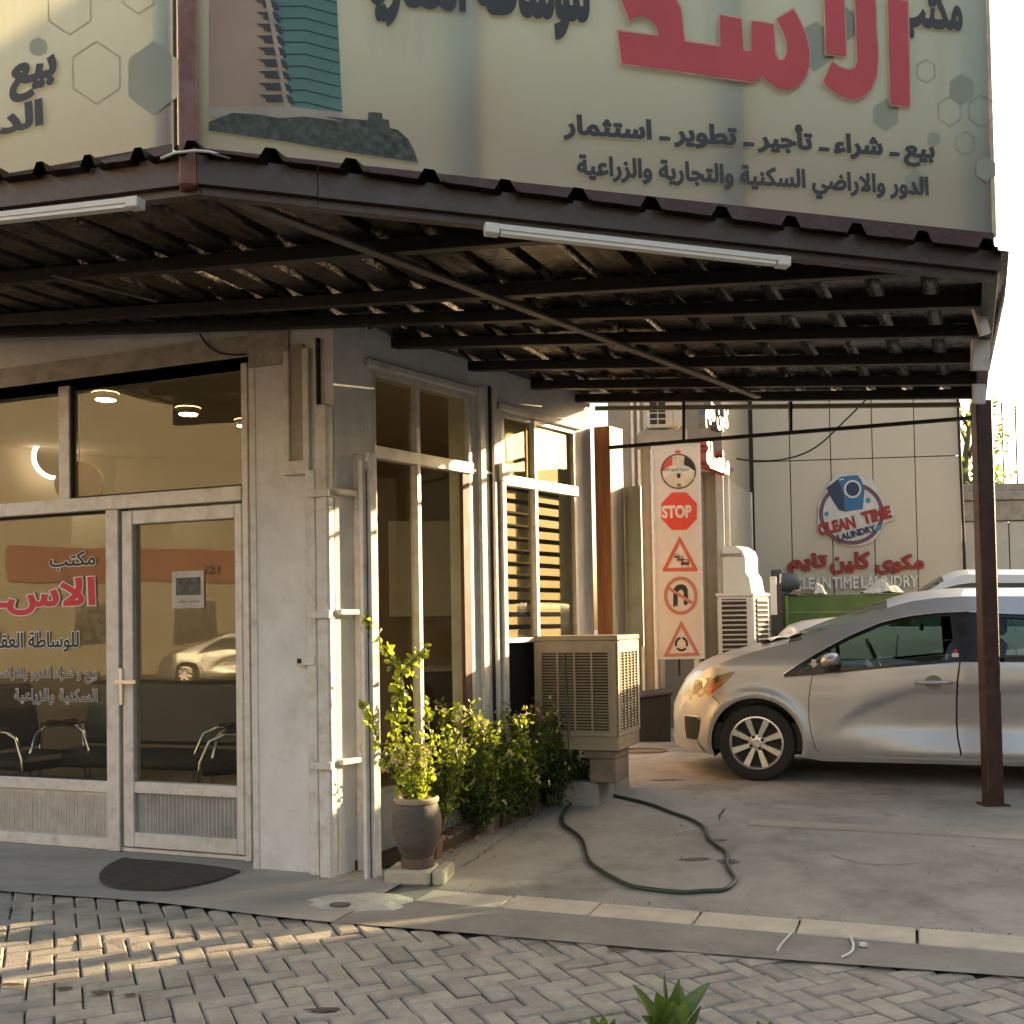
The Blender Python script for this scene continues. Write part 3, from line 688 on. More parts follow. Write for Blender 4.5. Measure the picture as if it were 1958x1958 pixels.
# post at the far right corner with its foot plate and old white brackets
pb = Vector((cP.x, cP.y, .14)); m = MB(); m.obox(pb + Vector((-.055, -.05, 0)), (.11, 0, 0), (0, .10, 0), (0, 0, cP.z - .14), .008); m.build('post', brown_steel2, can)
m = MB(); m.obox(pb + Vector((-.085, -.075, 0)), (.17, 0, 0), (0, .15, 0), (0, 0, .012), .003); m.build('foot_plate', brown_steel2, can)
def on_Y(px, py, Y): r = ray(px, py); return CAM + r * (Y / r.y)
for (x0, y0, x1, y1, Y, wd) in ((1852, 535, 1884, 640, 4.95, .05), (1869, 650, 1880, 708, 5.4, .09), (1868, 735, 1876, 772, 6.2, .07)):
    a = on_Y((x0 + x1) / 2 if wd > .06 else x0, y0, Y); b = on_Y((x0 + x1) / 2 if wd > .06 else x1, y1, Y); m = MB(); m.bar(a, b, wd if wd > .06 else .045, .03, (0, 1, 0)); m.build('white_bracket', pipe_m if wd > .06 else white_pl, can)
# corner post above the fascia, between the two banners
m = MB(); 
dLR = (cA - cS).normalized(); dLR.z = 0; m.obox(cA + Vector((-.055, -.02, -.01)), (.062, .018, 0), (-.02, .07, 0), (0, 0, 2.5), .006)
m.build('corner_post', M('corner_post_steel', (.15, .055, .035), .5, .2, var=.35, scale=3, bump=.2, dirt=(.26, .23, .24), dirt_amt=.5), can)
# thin hanging frame at the far side
hz = lambda px, py, Y: on_Y(px, py, Y)
m = MB(); a = hz(1164, 856, 7.6); b = hz(1858, 799, 7.05); m.bar(a, b, .025, .025); m.build('hanging_rail', brown_steel, can)
for (x, y0, y1) in ((1307, 768, 846), (1512, 768, 828)):
    Y = 7.6 - (x - 1164) / 694 * .55; m = MB(); m.bar(hz(x, y0, Y), hz(x, y1, Y), .02, .02, (0, 1, 0)); m.build('hanger', brown_steel, can)
m = MB(); m.bar(hz(1138, 781, 7.75), hz(1836, 774, 7.2), .03, .03); m.build('grey_batten', M('grey_batten', (.22, .19, .15), .5), can)
# corrugated sheets, clipped to the canopy outline and to the building
RD = Vector((math.sin(R_(24)), math.cos(R_(24)), 0)); RN = Vector((RD.y, -RD.x, 0))
q_far = cQ + (cQ - cP).normalized() * 1.0
ext = lambda p, d: Vector((p.x, p.y, 0)) + d
nL = (cA - cS).normalized(); oL = Vector((nL.y, -nL.x, 0)) * .04; nR = (cB - cA).normalized(); oR = Vector((nR.y, -nR.x, 0)) * .04
poly = [ext(cS, oL), ext(cA, (oL + oR) * .6), ext(cB, oR + Vector((.03, 0, 0))), ext(cP, Vector((.08, .12, 0))), Vector((.45, 8.35, 0)), Vector((-4.9, 8.6, 0))]
bldp = [FR.w(-2, 0, 0), FR.w(TK, 0, 0), RT.w(rE, 0, 0)]
def clipline(c):     # interval along RD where offset RN*c is inside poly; stop at the building
    o = RN * c; ts = []
    for i in range(len(poly)):
        a, b = poly[i], poly[(i + 1) % len(poly)]; e = b - a; den = RD.x * e.y - RD.y * e.x
        if abs(den) < 1e-9: continue
        w_ = a - o; t = (w_.x * e.y - w_.y * e.x) / den; u = (w_.x * RD.y - w_.y * RD.x) / den
        if 0 <= u <= 1: ts.append(t)
    if len(ts) < 2: return None
    t0, t1 = min(ts), max(ts)
    for i in range(2):
        a, b = bldp[i], bldp[i + 1]; e = b - a; den = RD.x * e.y - RD.y * e.x
        if abs(den) < 1e-9: continue
        w_ = a - o; t = (w_.x * e.y - w_.y * e.x) / den; u = (w_.x * RD.y - w_.y * RD.x) / den
        if 0 <= u <= 1 and t0 < t < t1: t1 = t
    return (t0, t1) if t1 - t0 > .05 else None
rb = random.Random(3); c = -6.2; sheet_i = 0
prof = ((0, 0), (.045, 0), (.085, .0015), (.125, 0), (.165, 0), (.185, .042), (.215, .042), (.235, 0))
while c < 3.6:
    m = MB(); prev = None; lift = rb.uniform(0, .006)
    for r_ in range(4):
        for (dc, h) in prof:
            iv = clipline(c + r_ * .235 + dc)
            if not iv: prev = None; continue
            steps = 20; col = []
            for k in range(steps + 1):
                t = iv[0] + (iv[1] - iv[0]) * (k / steps) ** 1.6; p = RN * (c + r_ * .235 + dc) + RD * t
                col.append(Vector((p.x, p.y, can_z(p.x, p.y) + .064 + .030 * max(0, min(1, 1 - (p.x + 1.1) / 2.6)) * math.exp(-(t - iv[0]) / .22) + h + lift + .004 * math.sin(t * 5 + c * 3) * (1 if 0 < k < steps else 1))))
            b = len(m.v); m.v += col
            if prev is not None:
                for k in range(steps): m.f.append((prev + k, prev + k + 1, b + k + 1, b + k)); m.mi.append(0)
            prev = b
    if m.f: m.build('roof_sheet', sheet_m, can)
    c += 4 * .235 - .006
# LED battens under the canopy
def batten(x0, y0, x1, y1, label):
    a = on_can(x0, y0, -.05); b = on_can(x1, y1, -.05); t = thing('tube_light', label, 'light', tuple(a), 'tube lights under the canopy')
    d = (b - a).normalized(); m = MB(); m.bar(a, b, .045, .02); m.build('housing', white_pl, t)
    m = MB(); m.bar(a + d * .06 - UPZ * .014, b - d * .06 - UPZ * .014, .034, .02); m.build('diffuser', tube_m, t)
    for p in (a, b - d * .055): m = MB(); m.obox(p - d.cross(UPZ).normalized() * .025 - UPZ * .028, d * .055, d.cross(UPZ).normalized() * .05, UPZ * .04, .004); m.build('end_cap', white_pl, t)
batten(926, 434, 1508, 499, 'white tube light under the right-hand canopy edge')
batten(-160, 432, 270, 384, 'white tube light under the left-hand canopy edge, cut by the photo edge')
# ---- banners
banner_m = trans_mat('banner_vinyl', (.31, .345, .285), (.52, .52, .38), .22, var=.07, scale=1.6, rough=.5)
def lower_grime(mat, zlow):
    T = mat.node_tree; N = T.nodes; L = T.links; b = N['Principled BSDF']
    tc = N.new('ShaderNodeTexCoord'); sp = N.new('ShaderNodeSeparateXYZ'); L.new(tc.outputs['Object'], sp.inputs[0])
    nz = N.new('ShaderNodeTexNoise'); nz.inputs['Scale'].default_value = 1.6; nz.inputs['Detail'].default_value = 7; L.new(tc.outputs['Object'], nz.inputs['Vector'])
    mp = N.new('ShaderNodeMapping'); mp.inputs['Scale'].default_value = (14, 14, .5); L.new(tc.outputs['Object'], mp.inputs[0])
    n2 = N.new('ShaderNodeTexNoise'); n2.inputs['Scale'].default_value = 1.0; n2.inputs['Detail'].default_value = 6; L.new(mp.outputs[0], n2.inputs['Vector'])
    ad = N.new('ShaderNodeMath'); ad.operation = 'MULTIPLY_ADD'; ad.inputs[1].default_value = -.55; L.new(nz.outputs[0], ad.inputs[0]); L.new(sp.outputs[2], ad.inputs[2])
    mr = N.new('ShaderNodeMapRange'); mr.inputs[1].default_value = zlow - .20; mr.inputs[2].default_value = zlow + .22; mr.inputs[3].default_value = .80; mr.inputs[4].default_value = .0; L.new(ad.outputs[0], mr.inputs[0])
    m2 = N.new('ShaderNodeMapRange'); m2.inputs[1].default_value = .45; m2.inputs[2].default_value = .8; m2.inputs[3].default_value = 0; m2.inputs[4].default_value = .35; L.new(n2.outputs[0], m2.inputs[0])
    mm = N.new('ShaderNodeMath'); mm.operation = 'MAXIMUM'; L.new(mr.outputs[0], mm.inputs[0]); L.new(m2.outputs[0], mm.inputs[1])
    old = b.inputs['Base Color'].links[0].from_socket; mx = N.new('ShaderNodeMix'); mx.data_type = 'RGBA'; L.new(mm.outputs[0], mx.inputs[0]); L.new(old, mx.inputs[6]); mx.inputs[7].default_value = (.145, .115, .105, 1); L.new(mx.outputs[2], b.inputs['Base Color'])
lower_grime(MATS['banner_vinyl'], 0.0)
shade_hex = trans_mat('print_grey_green', (.29, .32, .262), (.50, .45, .29), .22, var=.06, scale=3)
line_hex = trans_mat('print_hex_line', (.28, .29, .22), (.5, .42, .27), .2, var=.06, scale=3)
p_dark = trans_mat('banner_charcoal', (.045, .045, .05), (.03, .03, .03), .2, var=.08, scale=5)
p_red = trans_mat('banner_red', (.60, .085, .10), (.8, .07, .07), .25, var=.08, scale=5)
p_teal = trans_mat('banner_teal', (.13, .27, .26), (.12, .28, .22), .4, var=.12, scale=3)
p_tealdk = trans_mat('banner_teal_line', (.035, .09, .09), (.03, .08, .07), .4, var=.1)
p_dusk = trans_mat('banner_rose', (.42, .33, .27), (.5, .32, .2), .4, var=.12, scale=1.5)
p_tree = trans_mat('banner_trees', (.085, .10, .085), (.05, .06, .04), .4, var=.5, scale=40)
SB = .05
BR = VP((cA.x, cA.y), (cB - cA)); BR.p = BR.p - BR.n * SB
lenR = (Vector((cB.x, cB.y, 0)) - Vector((cA.x, cA.y, 0))).length
BL = VP((cS.x, cS.y), (cA - cS)); BL.p = BL.p - BL.n * SB
lenL = (Vector((cA.x, cA.y, 0)) - Vector((cS.x, cS.y, 0))).length
def banner(pl, t0, t1, z0a, z0b, z1, label):
    o = pl.w(t0, z0a); t = thing('sign_banner', label, 'sign', tuple(o))
    nx_, nz_ = 40, 20; m = MB()
    for k in (0, 1):
        for i in range(nx_ + 1):
            for j in range(nz_ + 1):
                u = i / nx_; v = j / nz_; zz = (z0a + (z0b - z0a) * u) * (1 - v) + z1 * v
                m.v.append(pl.w(t0 + (t1 - t0) * u, zz, (.003 * math.sin(u * 9) * math.sin(v * 5) if k == 0 else -.012)))
    W_ = nz_ + 1; H_ = (nx_ + 1) * W_
    for i in range(nx_):
        for j in range(nz_):
            a = i * W_ + j; m.f.append((a, a + W_, a + W_ + 1, a + 1)); m.mi.append(0)
    m.v = m.v[:H_]
    bn = m.build('vinyl', banner_m, t, smooth=True)
    fm = MB()    # steel frame behind the vinyl
    for k in range(4): fm_t = t0 + (t1 - t0) * k / 3; fm.vbox(pl, fm_t - (.04 if k else 0), fm_t + (0 if k == 3 else .04 if k == 0 else 0), min(z0a, z0b) + .02, z1, -.07, -.02)
    fm.build('frame', M('frame_tube', (.2, .17, .14), .5, .5), t)
    return t, bn
zBa = BR.z(400, 292); zBb = BR.z(1908, 453)
signR, vR = banner(BR, BR.t(385), lenR + .0, zBa, zBb, 5.3, 'large office banner facing the street with big red Arabic lettering and a printed tower')
m = MB(); m.vbox(BR, lenR - .002, lenR + .018, zBb - .0, 5.3, -.09, .003, .003); m.build('edge', trans_mat('banner_edge', (.55, .50, .36), (.8, .6, .3), .3), signR)
zLb = BL.z(328, 284); zLa = zLb + .02
signL, vL = banner(BL, 0, BL.t(340), zLa, zLb, 5.3, 'left-hand office banner with dark Arabic words, cut by the photo edge')
def sill(pl, p0, p1, zb0_, zb1_, t, t0, t1):    # brown angle iron between roof sheet and banner
    m = MB(); a0 = pl.w(t0, can_z(p0.x, p0.y) + .07, .008); a1 = pl.w(t1, can_z(p1.x, p1.y) + .05, .008); b1 = pl.w(t1, zb1_ + .012, .008); b0 = pl.w(t0, zb0_ + .012, .008)
    m.prism([a0, a1, b1, b0], -pl.n * .006 if True else 0); m.build('angle_iron', brown_steel2, t)
sill(BR, cA, cB, zBa, zBb, signR, BR.t(398), lenR); sill(BL, cS, cA, zLa, zLb, signL, 0, BL.t(340))
# prints on the right banner
def P2(pl, pts, sx=1, sy=1, ox=0, oy=0): return [Vector(pl.at(ox + x * sx, oy + y * sy)) for x, y in pts]
def pr(name, pl, loops, mat, off, parent, thick=0):
    m = MB(); decal(m, pl, loops, off, thick); return m.build(name, mat, parent)
z1_ = .3416
def Z1(pts): return P2(BR, pts, z1_, z1_)
def Z2(pts): return P2(BR, pts, z1_, z1_, 600, 0)
def Z3(pts): return P2(BR, pts, z1_, z1_, 1298, 0)
# sunset-tinted part of the picture, tower, trees
pr('printed_sky', BR, [Z1([(1170, -400), (1515, -400), (1600, 200), (1600, 600), (1170, 640)])], p_dusk, .006, signR)
tower = Z1([(1500, -300), (1870, -300), (1885, 0), (1900, 300), (1917, 640), (1632, 620), (1605, 440), (1560, 200), (1518, 0)])
pr('printed_tower', BR, [tower], p_teal, .008, signR)
m = MB()
for k in range(-3, 9):
    y = 40 + k * 67
    decal(m, BR, [Z1([(1520 + k * 14, y - 0), (1705, y - 2), (1890 + k * 2.5, y + 48), (1890 + k * 2.5, y + 54), (1705, y + 5), (1520 + k * 14, y + 6)])], .0095)
m.build('floor_line', p_tealdk, signR)
rib = [(1470, -300), (1500, -300), (1520, 0), (1562, 200), (1605, 440), (1630, 612), (1590, 600), (1565, 420), (1520, 180), (1480, -20)]
pr('printed_rib', BR, [Z1(rib)], trans_mat('print_cream', (.50, .44, .36), (.5, .4, .3), .4), .0105, signR)
m = MB()
for k in range(-2, 9):
    y = 25 + k * 66; x = 1492 + k * 11
    decal(m, BR, [Z1([(1425 + k * 3, y - 16), (x - 4, y - 16), (x + 6, y + 24), (1475 + k * 2, y + 22), (1470 + k * 2, y)])], .0100)
    decal(m, BR, [Z1([(x + 22, y - 20), (x + 58, y + 2), (x + 70, y + 40), (x + 35, y + 30)])], .0112)
m.build('printed_balcony', p_dark, signR)
pr('printed_terrace', BR, [Z1([(1170, 605), (1450, 605), (1640, 605), (1932, 640), (1932, 700), (1170, 660)])], M('print_terrace', (.30, .26, .22), .7, var=.2), .011, signR)
tr = [(1170, 690), (1300, 640), (1450, 650), (1560, 670), (1700, 660), (1932, 690)]
tr2 = [(0, 690), (60, 660), (160, 670), (300, 680), (305, 635), (380, 640), (385, 675), (420, 680), (425, 725), (470, 735), (530, 790), (565, 860), (582, 918)]
pr('printed_trees', BR, [Z1(tr)[:] + Z2(tr2[1:]) + Z2([(0, 830)]) + Z1([(1600, 800), (1170, 740)])], p_tree, .012, signR)
def hexa(cx, cy, r, sy=1.15): return [(cx + r * math.sin(R_(60 * i)), cy + r * sy * math.cos(R_(60 * i))) for i in range(6)]
for (cx, cy, r) in ((1155, 645, 78), (760, 260, 120), (1715, 950, 62), (1425, 780, 38), (1320, 1020, 60), (920, 140, 90), (1580, 500, 75)):
    pr('printed_hexagon', BR, [Z3(hexa(cx, cy, r))], shade_hex, .005, signR)
for (cx, cy, r) in ((1512, 625, 75), (1690, 620, 80), (1600, 800, 60), (1380, 400, 60)):
    pr('printed_outline', BR, [Z3(hexa(cx, cy, r)), Z3(hexa(cx, cy, r - 5))[::-1]], line_hex, .0055, signR)
# big red word
alef = [(1160, 3), (1268, 22), (1280, 605), (1175, 595)]
lam = [(975, -60), (1085, -45), (1092, 200), (1102, 330), (1095, 430), (1062, 510), (1020, 550), (980, 566), (920, 555), (860, 525), (798, 468), (848, 358), (890, 388), (940, 404), (975, 394), (988, 360), (985, 200)]
lamb = [(805, -90), (908, -75), (925, 325), (815, 312)]
seen = [(540, 120), (630, 65), (665, 125), (700, 205), (722, 300), (718, 380), (700, 440), (660, 490), (600, 514), (540, 502), (490, 465), (460, 435), (430, 460), (400, 468), (0, 410), (-325, 365), (-345, 187), (-160, 212), (-118, 212), (-135, 155), (-170, 115), (-215, 103), (-260, 112), (-282, 130), (-330, 0), (-360, -60), (-130, -90), (-60, -60), (0, 60), (24, 245), (225, 275), (222, 98), (340, 120), (350, 292), (368, 300), (398, 296), (402, 132), (520, 150), (530, 320), (550, 348), (578, 348), (597, 300), (592, 240), (570, 180)]
def area(l): return sum(l[i - 1].x * l[i].y - l[i].x * l[i - 1].y for i in range(len(l)))
big = [Z3(a) for a in (alef, lam, lamb, seen)]; big = [b if area(b) > 0 else b[::-1] for b in big]
sh = [[Vector((p.x + .003, p.y - .004)) for p in l] for l in big]
pr('letter_shadow', BR, offset_loops(sh, .003), p_dark, .014, signR)
pr('letter_edge', BR, offset_loops(big, .007), trans_mat('print_pink', (.62, .35, .28), (.7, .4, .3), .3), .0155, signR)
for l in big: pr('lettering', BR, [l], p_red, .017, signR)
def bt_(y0, y1, xr, txt, xl, bold, slope=True, pl=BR, par=None, mat=None, off=.014):
    par = par or signR
    za = pl.z(xr, y1); zb = pl.z(xr, y0)
    return lettering('lettering', par, pl, txt, (pl.t(xl), pl.t(xr), za, zb), mat or p_dark, off, bold)
P_ = 1.0135
bt_(-20 * P_, 88 * P_, 1871, 'مكتب', 1748, .05)
# the text lines are level on the banner: heights measured at their right ends
bt_(258 * P_, 322 * P_, 1810, 'بيع ـ شراء ـ تأجير ـ تطوير ـ استثمار', 1092, .05)
bt_(337 * P_, 392 * P_, 1796, 'الدور والاراضي السكنية والتجارية والزراعية', 1118, .045)
bt_(8 * P_ - 95, 88 * P_, 1149, 'للوساطة العقارية', 700, .055)
# left banner
bt_(102, 178, 119, 'بيع', 27, .055, pl=BL, par=signL)
bt_(188, 255, 93, 'الدور', -62, .055, pl=BL, par=signL)
def ZL(pts): return P2(BL, pts, z1_, z1_)
pr('printed_hexagon', BL, [ZL(hexa(862, 440, 160, 1.3))], shade_hex, .005, signL); pr('printed_hexagon', BL, [ZL(hexa(220, 265, 55, 1))], shade_hex, .005, signL)
for (cx, cy, r) in ((395, 40, 140), (545, 410, 155), (780, -30, 100)): pr('printed_outline', BL, [ZL(hexa(cx, cy, r)), ZL(hexa(cx, cy, r - 7))[::-1]], line_hex, .0055, signL)
# white cable over the corner
m = MB(); m.tube([on_Y(x, y, 3.62 + abs(x - 370) * .001) for x, y in ((308, 303), (335, 292), (372, 288), (400, 290), (440, 302))], .005, 6); tag(m.build('cable', white_pl, smooth=True), 'white cable draped over the canopy corner below the brown post', 'cable')

# ================================================================= CARS
CW = 1.70
def build_car(root, org, d, prof, dlo, side_f, mats, wheels, r_t=.30, segs=None, doors=None, width=CW, far=False, z0=.14, belt=.93, extras=True):
    """prof: closed outline (x,z) from lower nose over the roof to the lower tail. dlo: window outline."""
    d = Vector((d[0], d[1], 0)).normalized(); inn = Vector((-d.y, d.x, 0)); O = Vector((org[0], org[1], z0))
    def W(x, y, z): return O + d * x + inn * y + UPZ * z
    paint, gl, blk = mats
    def f(x, z): return side_f(x, z)
    arches = []
    zb = min(p[1] for p in prof)
    xs0, xs1 = prof[0][0], prof[-1][0]
    r_a = r_t + .055
    # body outline with arch cut-outs along the bottom (from tail back to nose)
    bottom = []
    for wx in sorted(wheels, reverse=True):
        zc = r_t; h = max(-.999, min(.999, (zb - zc) / r_a)); a0 = math.asin(h)
        n = 22; arc = [(wx + r_a * math.cos(a0 + (math.pi - 2 * a0) * i / n), zc + r_a * math.sin(a0 + (math.pi - 2 * a0) * i / n)) for i in range(n + 1)]
        bottom += arc
    outline = [tuple(p) for p in prof] + bottom
    def region(poly, holes, name, mat, mirror, inset=0.0, parent=root, grid=.07):
        loops = [[Vector(p) for p in poly]] + [[Vector(p) for p in h] for h in holes]
        def ar(l): return sum(l[i - 1].x * l[i].y - l[i].x * l[i - 1].y for i in range(len(l)))
        if ar(loops[0]) < 0: loops[0].reverse()
        for k in range(1, len(loops)):
            if ar(loops[k]) > 0: loops[k].reverse()
        loops = [densify(l, grid) for l in loops]
        xs = [p.x for p in loops[0]]; zs = [p.y for p in loops[0]]; gr = []
        x = math.floor(min(xs) / grid) * grid
        while x < max(xs):
            z = math.floor(min(zs) / grid) * grid
            while z < max(zs):
                if inside(x, z, loops) and dist_loops(x, z, loops) > grid * .35: gr.append((x, z))
                z += grid
            x += grid
        ov, tr = fill(loops, gr); me = bpy.data.meshes.new(name); vs = []; nr = []
        for p in ov:
            e = .01; y = f(p.x, p.y) + inset; fx = (f(p.x + e, p.y) - f(p.x - e, p.y)) / (2 * e); fz = (f(p.x, p.y + e) - f(p.x, p.y - e)) / (2 * e)
            if mirror: vs.append(W(p.x, width - y, p.y)); n = inn + d * fx + UPZ * fz   # outward on far side
            else: vs.append(W(p.x, y, p.y)); n = -inn + d * fx + UPZ * fz
            nr.append(n.normalized())
        fs = []
        for t in tr:
            a, b, c = (vs[i] for i in t); fs.append(t if (b - a).cross(c - a).dot(inn if mirror else -inn) > 0 else t[::-1])
        off = root_loc(parent); me.from_pydata([v - off for v in vs], [], fs); me.update()
        me.polygons.foreach_set('use_smooth', [True] * len(me.polygons)); me.normals_split_custom_set_from_vertices(nr)
        me.materials.append(mat); o = bpy.data.objects.new(name, me); C.objects.link(o); o.parent = parent
        return o
    def densify(l, g):
        out = []
        for i in range(len(l)):
            a, b = l[i], l[(i + 1) % len(l)]; k = max(1, int((b - a).length / g))
            out += [a.lerp(b, j / k) for j in range(k)]
        return out
    def inside(x, z, loops):
        wn = 0
        for l in loops:
            for i in range(len(l)):
                a, b = l[i - 1], l[i]
                if (a.y <= z) != (b.y <= z) and a.x + (z - a.y) / (b.y - a.y) * (b.x - a.x) > x: wn += 1 if b.y > a.y else -1
        return wn != 0
    def dist_loops(x, z, loops):
        return min(math.hypot(p.x - x, p.y - z) for l in loops for p in l)
    g = .1 if far else .034
    # split the body side by door seams (vertical polylines): panels listed as clip polygons
    if doors:
        panels = doors(outline)
        for nm, poly in panels:
            for mir in (False, True):
                o = region(poly, [], nm, paint, mir, grid=g)
    else:
        lower = outline
        for mir in (False, True): region(outline, [dlo], 'body_side', paint, mir, grid=g)
    # skin across the car following the profile
    pr_ = []
    for i in range(len(prof) - 1):
        a, b = Vector(prof[i]), Vector(prof[i + 1]); k = max(1, int((b - a).length / .06)); pr_ += [a.lerp(b, j / k) for j in range(k)]
    pr_.append(Vector(prof[-1])); NA = 13
    names = {}
    xm = {}
    def kind(p, q):
        for nm, (x0, x1, zmin), mt in segs:
            if x0 <= (p.x + q.x) / 2 <= x1 and (p.y + q.y) / 2 > zmin: return nm, mt
        return ('bumper' if (p.x + q.x) / 2 < (xs0 + xs1) / 2 else 'rear_bumper'), paint
    def cross(p):
        ye = f(p.x, p.y); out = []
        top = min(1, max(0, (p.y - .55) / .35))
        crown = .035 + (.045 if p.y > 1.1 else .03) ; nose = max(0, 1 - abs(p.x - xs0) / .6) * .16; tail = max(0, 1 - abs(p.x - xs1) / .5) * .10
        for k in range(NA):
            s_ = -1 + 2 * k / (NA - 1); y = width / 2 + s_ * (width / 2 - ye); c_ = (1 - abs(s_) ** 2.4)
            out.append(W(p.x - nose * c_ + tail * c_, y, p.y + crown * c_ * top))
        return out
    groups = {}
    for i in range(len(pr_) - 1):
        nm, mt = kind(pr_[i], pr_[i + 1]); groups.setdefault(nm, (mt, []))[1].append(i)
    for nm, (mt, idx) in groups.items():
        m = MB(); start = None; prevb = None; last = None
        for i in idx:
            if last is None or i != last + 1: prevb = len(m.v); m.v += cross(pr_[i])
            b = len(m.v); m.v += cross(pr_[i + 1])
            for k in range(NA - 1): m.f.append((prevb + k, b + k, b + k + 1, prevb + k + 1)); m.mi.append(0)
            prevb = b; last = i
        m.build(nm, mt, root, smooth=True)
    # side glass and black surrounds
    for mir in (False, True): region(dlo, [], 'side_glass', gl, mir, inset=.022, grid=.15)
    # black liner: floor pan and wheel wells
    m = MB(); m.obox(W(xs0 + .25, .12, zb + .03), d * (xs1 - xs0 - .5), inn * (width - .24), UPZ * .22); m.build('underbody', blk, root)
    for wx in wheels:
        for mir in (False, True):
            m = MB(); n = 20; y0 = (.05 if not mir else width - .05); y1 = (.34 if not mir else width - .34)
            a = [W(wx + (r_a + .002) * math.cos(R_(-20 + 220 * i / n)), y0, r_t + (r_a + .002) * math.sin(R_(-20 + 220 * i / n))) for i in range(n + 1)]
            b = [v + inn * (y1 - y0) for v in a]
            m.add(a + b, [(i, i + 1, n + 2 + i, n + 1 + i) for i in range(n)]); m.add([v for v in b], [tuple(range(n + 1))]); m.build('wheel_well', blk, root)
    # wheels
    for wx in wheels:
        for mir in (False, True):
            ax = -inn if not mir else inn; cw = W(wx, .0 if not mir else width, r_t) - ax * .015
            wheel(root, cw, ax, r_t, d, far)
    # cabin
    m = MB(); xa, xb = min(p[0] for p in dlo), max(p[0] for p in dlo)
    m.obox(W(xa + .15, .16, belt - .42), d * .5, inn * (width - .32), UPZ * .40, .05); m.build('dashboard', blk, root)
    for sx in (.95, 1.75):
        for y in (.22, .98):
            if xa + sx + .5 > xb: continue
            st = MB(); st.obox(W(xa + sx, y, belt - .55), d * .5, inn * .5, UPZ * .16, .04); st.obox(W(xa + sx + .42, y, belt - .45), d * .13, inn * .5, UPZ * .62 + d * .14, .05); st.obox(W(xa + sx + .60, y + .13, belt + .19), d * .09, inn * .24, UPZ * .17, .03); st.build('seat', blk, root, smooth=40)
    return W, region
def wheel(root, c, ax, r, d, far):
    rubber = M('tyre_rubber', (.022, .020, .018), .75, var=.2, bump=.2); alloy = M('alloy_rim', (.72, .70, .66), .3, .75, var=.08, bump=0, dirt=(.25, .2, .15), dirt_amt=.35)
    ri = r * .70; m = MB(); m.lathe(c, [(ri, -.19), (r * .93, -.195), (r, -.17), (r, -.03), (r * .965, -.006), (r * .85, .004), (ri + .004, -.004), (ri - .008, -.03)], 40, ax); wl = m.build('wheel', rubber, root, smooth=50)
    m = MB(); m.lathe(c, [(ri, -.19), (ri - .015, -.10), (ri - .012, -.02), (ri, .0), (ri - .012, .002), (ri - .022, -.02)], 40, ax); m.build('rim', alloy, wl, smooth=40)
    m = MB(); m.lathe(c, [(0, -.09), (ri - .01, -.09)], 30, ax); m.build('brake', M('brake_dark', (.045, .035, .03), .6), wl)
    u = d; v = UPZ
    m = MB()
    ns_ = 8
    for k in range(ns_):
        a = 2 * math.pi * (k + .25) / ns_ + .15; e = u * math.cos(a) + v * math.sin(a); s_ = -u * math.sin(a) + v * math.cos(a)
        w0, w1 = .020, .033; r0, r1 = .035, ri - .006
        p = [c + e * r0 - s_ * w0, c + e * r0 + s_ * w0, c + e * r1 + s_ * w1, c + e * r1 - s_ * w1]
        z_in = [p_ - ax * .035 for p_ in p]; tp = [p[0] + ax * -.012 + s_ * .006, p[1] - ax * .012 - s_ * .006, p[2] - ax * .004 - s_ * .008, p[3] - ax * .004 + s_ * .008]
        m.add(z_in + tp, [(4, 5, 6, 7), (0, 1, 5, 4), (1, 2, 6, 5), (2, 3, 7, 6), (3, 0, 4, 7)])
    m.lathe(c, [(.062, -.03), (.062, -.014), (.03, -.008), (0, -.008)], 24, ax); m.build('spokes', alloy, wl)
    if not far:
        for k in range(4):
            a = math.pi / 2 * k + .5; q = c + (u * math.cos(a) + v * math.sin(a)) * .05
            m = MB(); m.lathe(q, [(.013, -.02), (.013, -.008), (.009, -.004), (0, -.010)], 10, ax); m.build('lug_bolt', M('lug_dark', (.06, .05, .04), .4, .5), wl)
paint_s = M('silver_paint', (.46, .46, .465), .40, .6, var=.03, scale=3, bump=0, coat=.6)
paint_w = M('white_paint', (.62, .61, .59), .40, 0, var=.03, scale=3, bump=0, coat=.7)
trim_b = M('black_trim', (.012, .011, .010), .35, bump=0)
dust_m = M('window_frame_black', (.014, .012, .011), .3, bump=0)
# --- near silver hatchback, outline measured on the plane of its near wheels
CO = Vector((1.92, 8.27)); CD = Vector((math.cos(R_(-19.5)), math.sin(R_(-19.5))))
CP = VP((CO.x, CO.y), (CD.x, CD.y)); 
wc = CP.at(1446, 1427)[0]
def cp(x, y):
    t, z = CP.at(x, y); return (t - wc, z - .14)
prof = [cp(*p) for p in ((1296, 1440), (1289, 1423), (1293, 1400), (1291, 1381), (1293, 1357), (1303, 1335), (1316, 1310), (1328, 1296), (1340, 1285), (1360, 1275), (1384, 1265), (1425, 1251), (1466, 1239), (1505, 1230), (1524, 1226), (1570, 1207), (1619, 1190), (1650, 1177), (1681, 1167), (1712, 1157), (1743, 1149), (1795, 1142), (1846, 1139))]
x_last, z_last = prof[-1]
prof += [(x_last + .5, z_last - .012), (x_last + .85, z_last - .05), (x_last + 1.12, z_last - .13), (x_last + 1.30, z_last - .30), (x_last + 1.40, z_last - .52), (x_last + 1.44, z_last - .72), (x_last + 1.45, z_last - 1.02), (x_last + 1.40, z_last - 1.2)]
prof[0] = (prof[0][0], max(.17, prof[0][1])); prof[-1] = (prof[-1][0], .2)
ztop_ = z_last
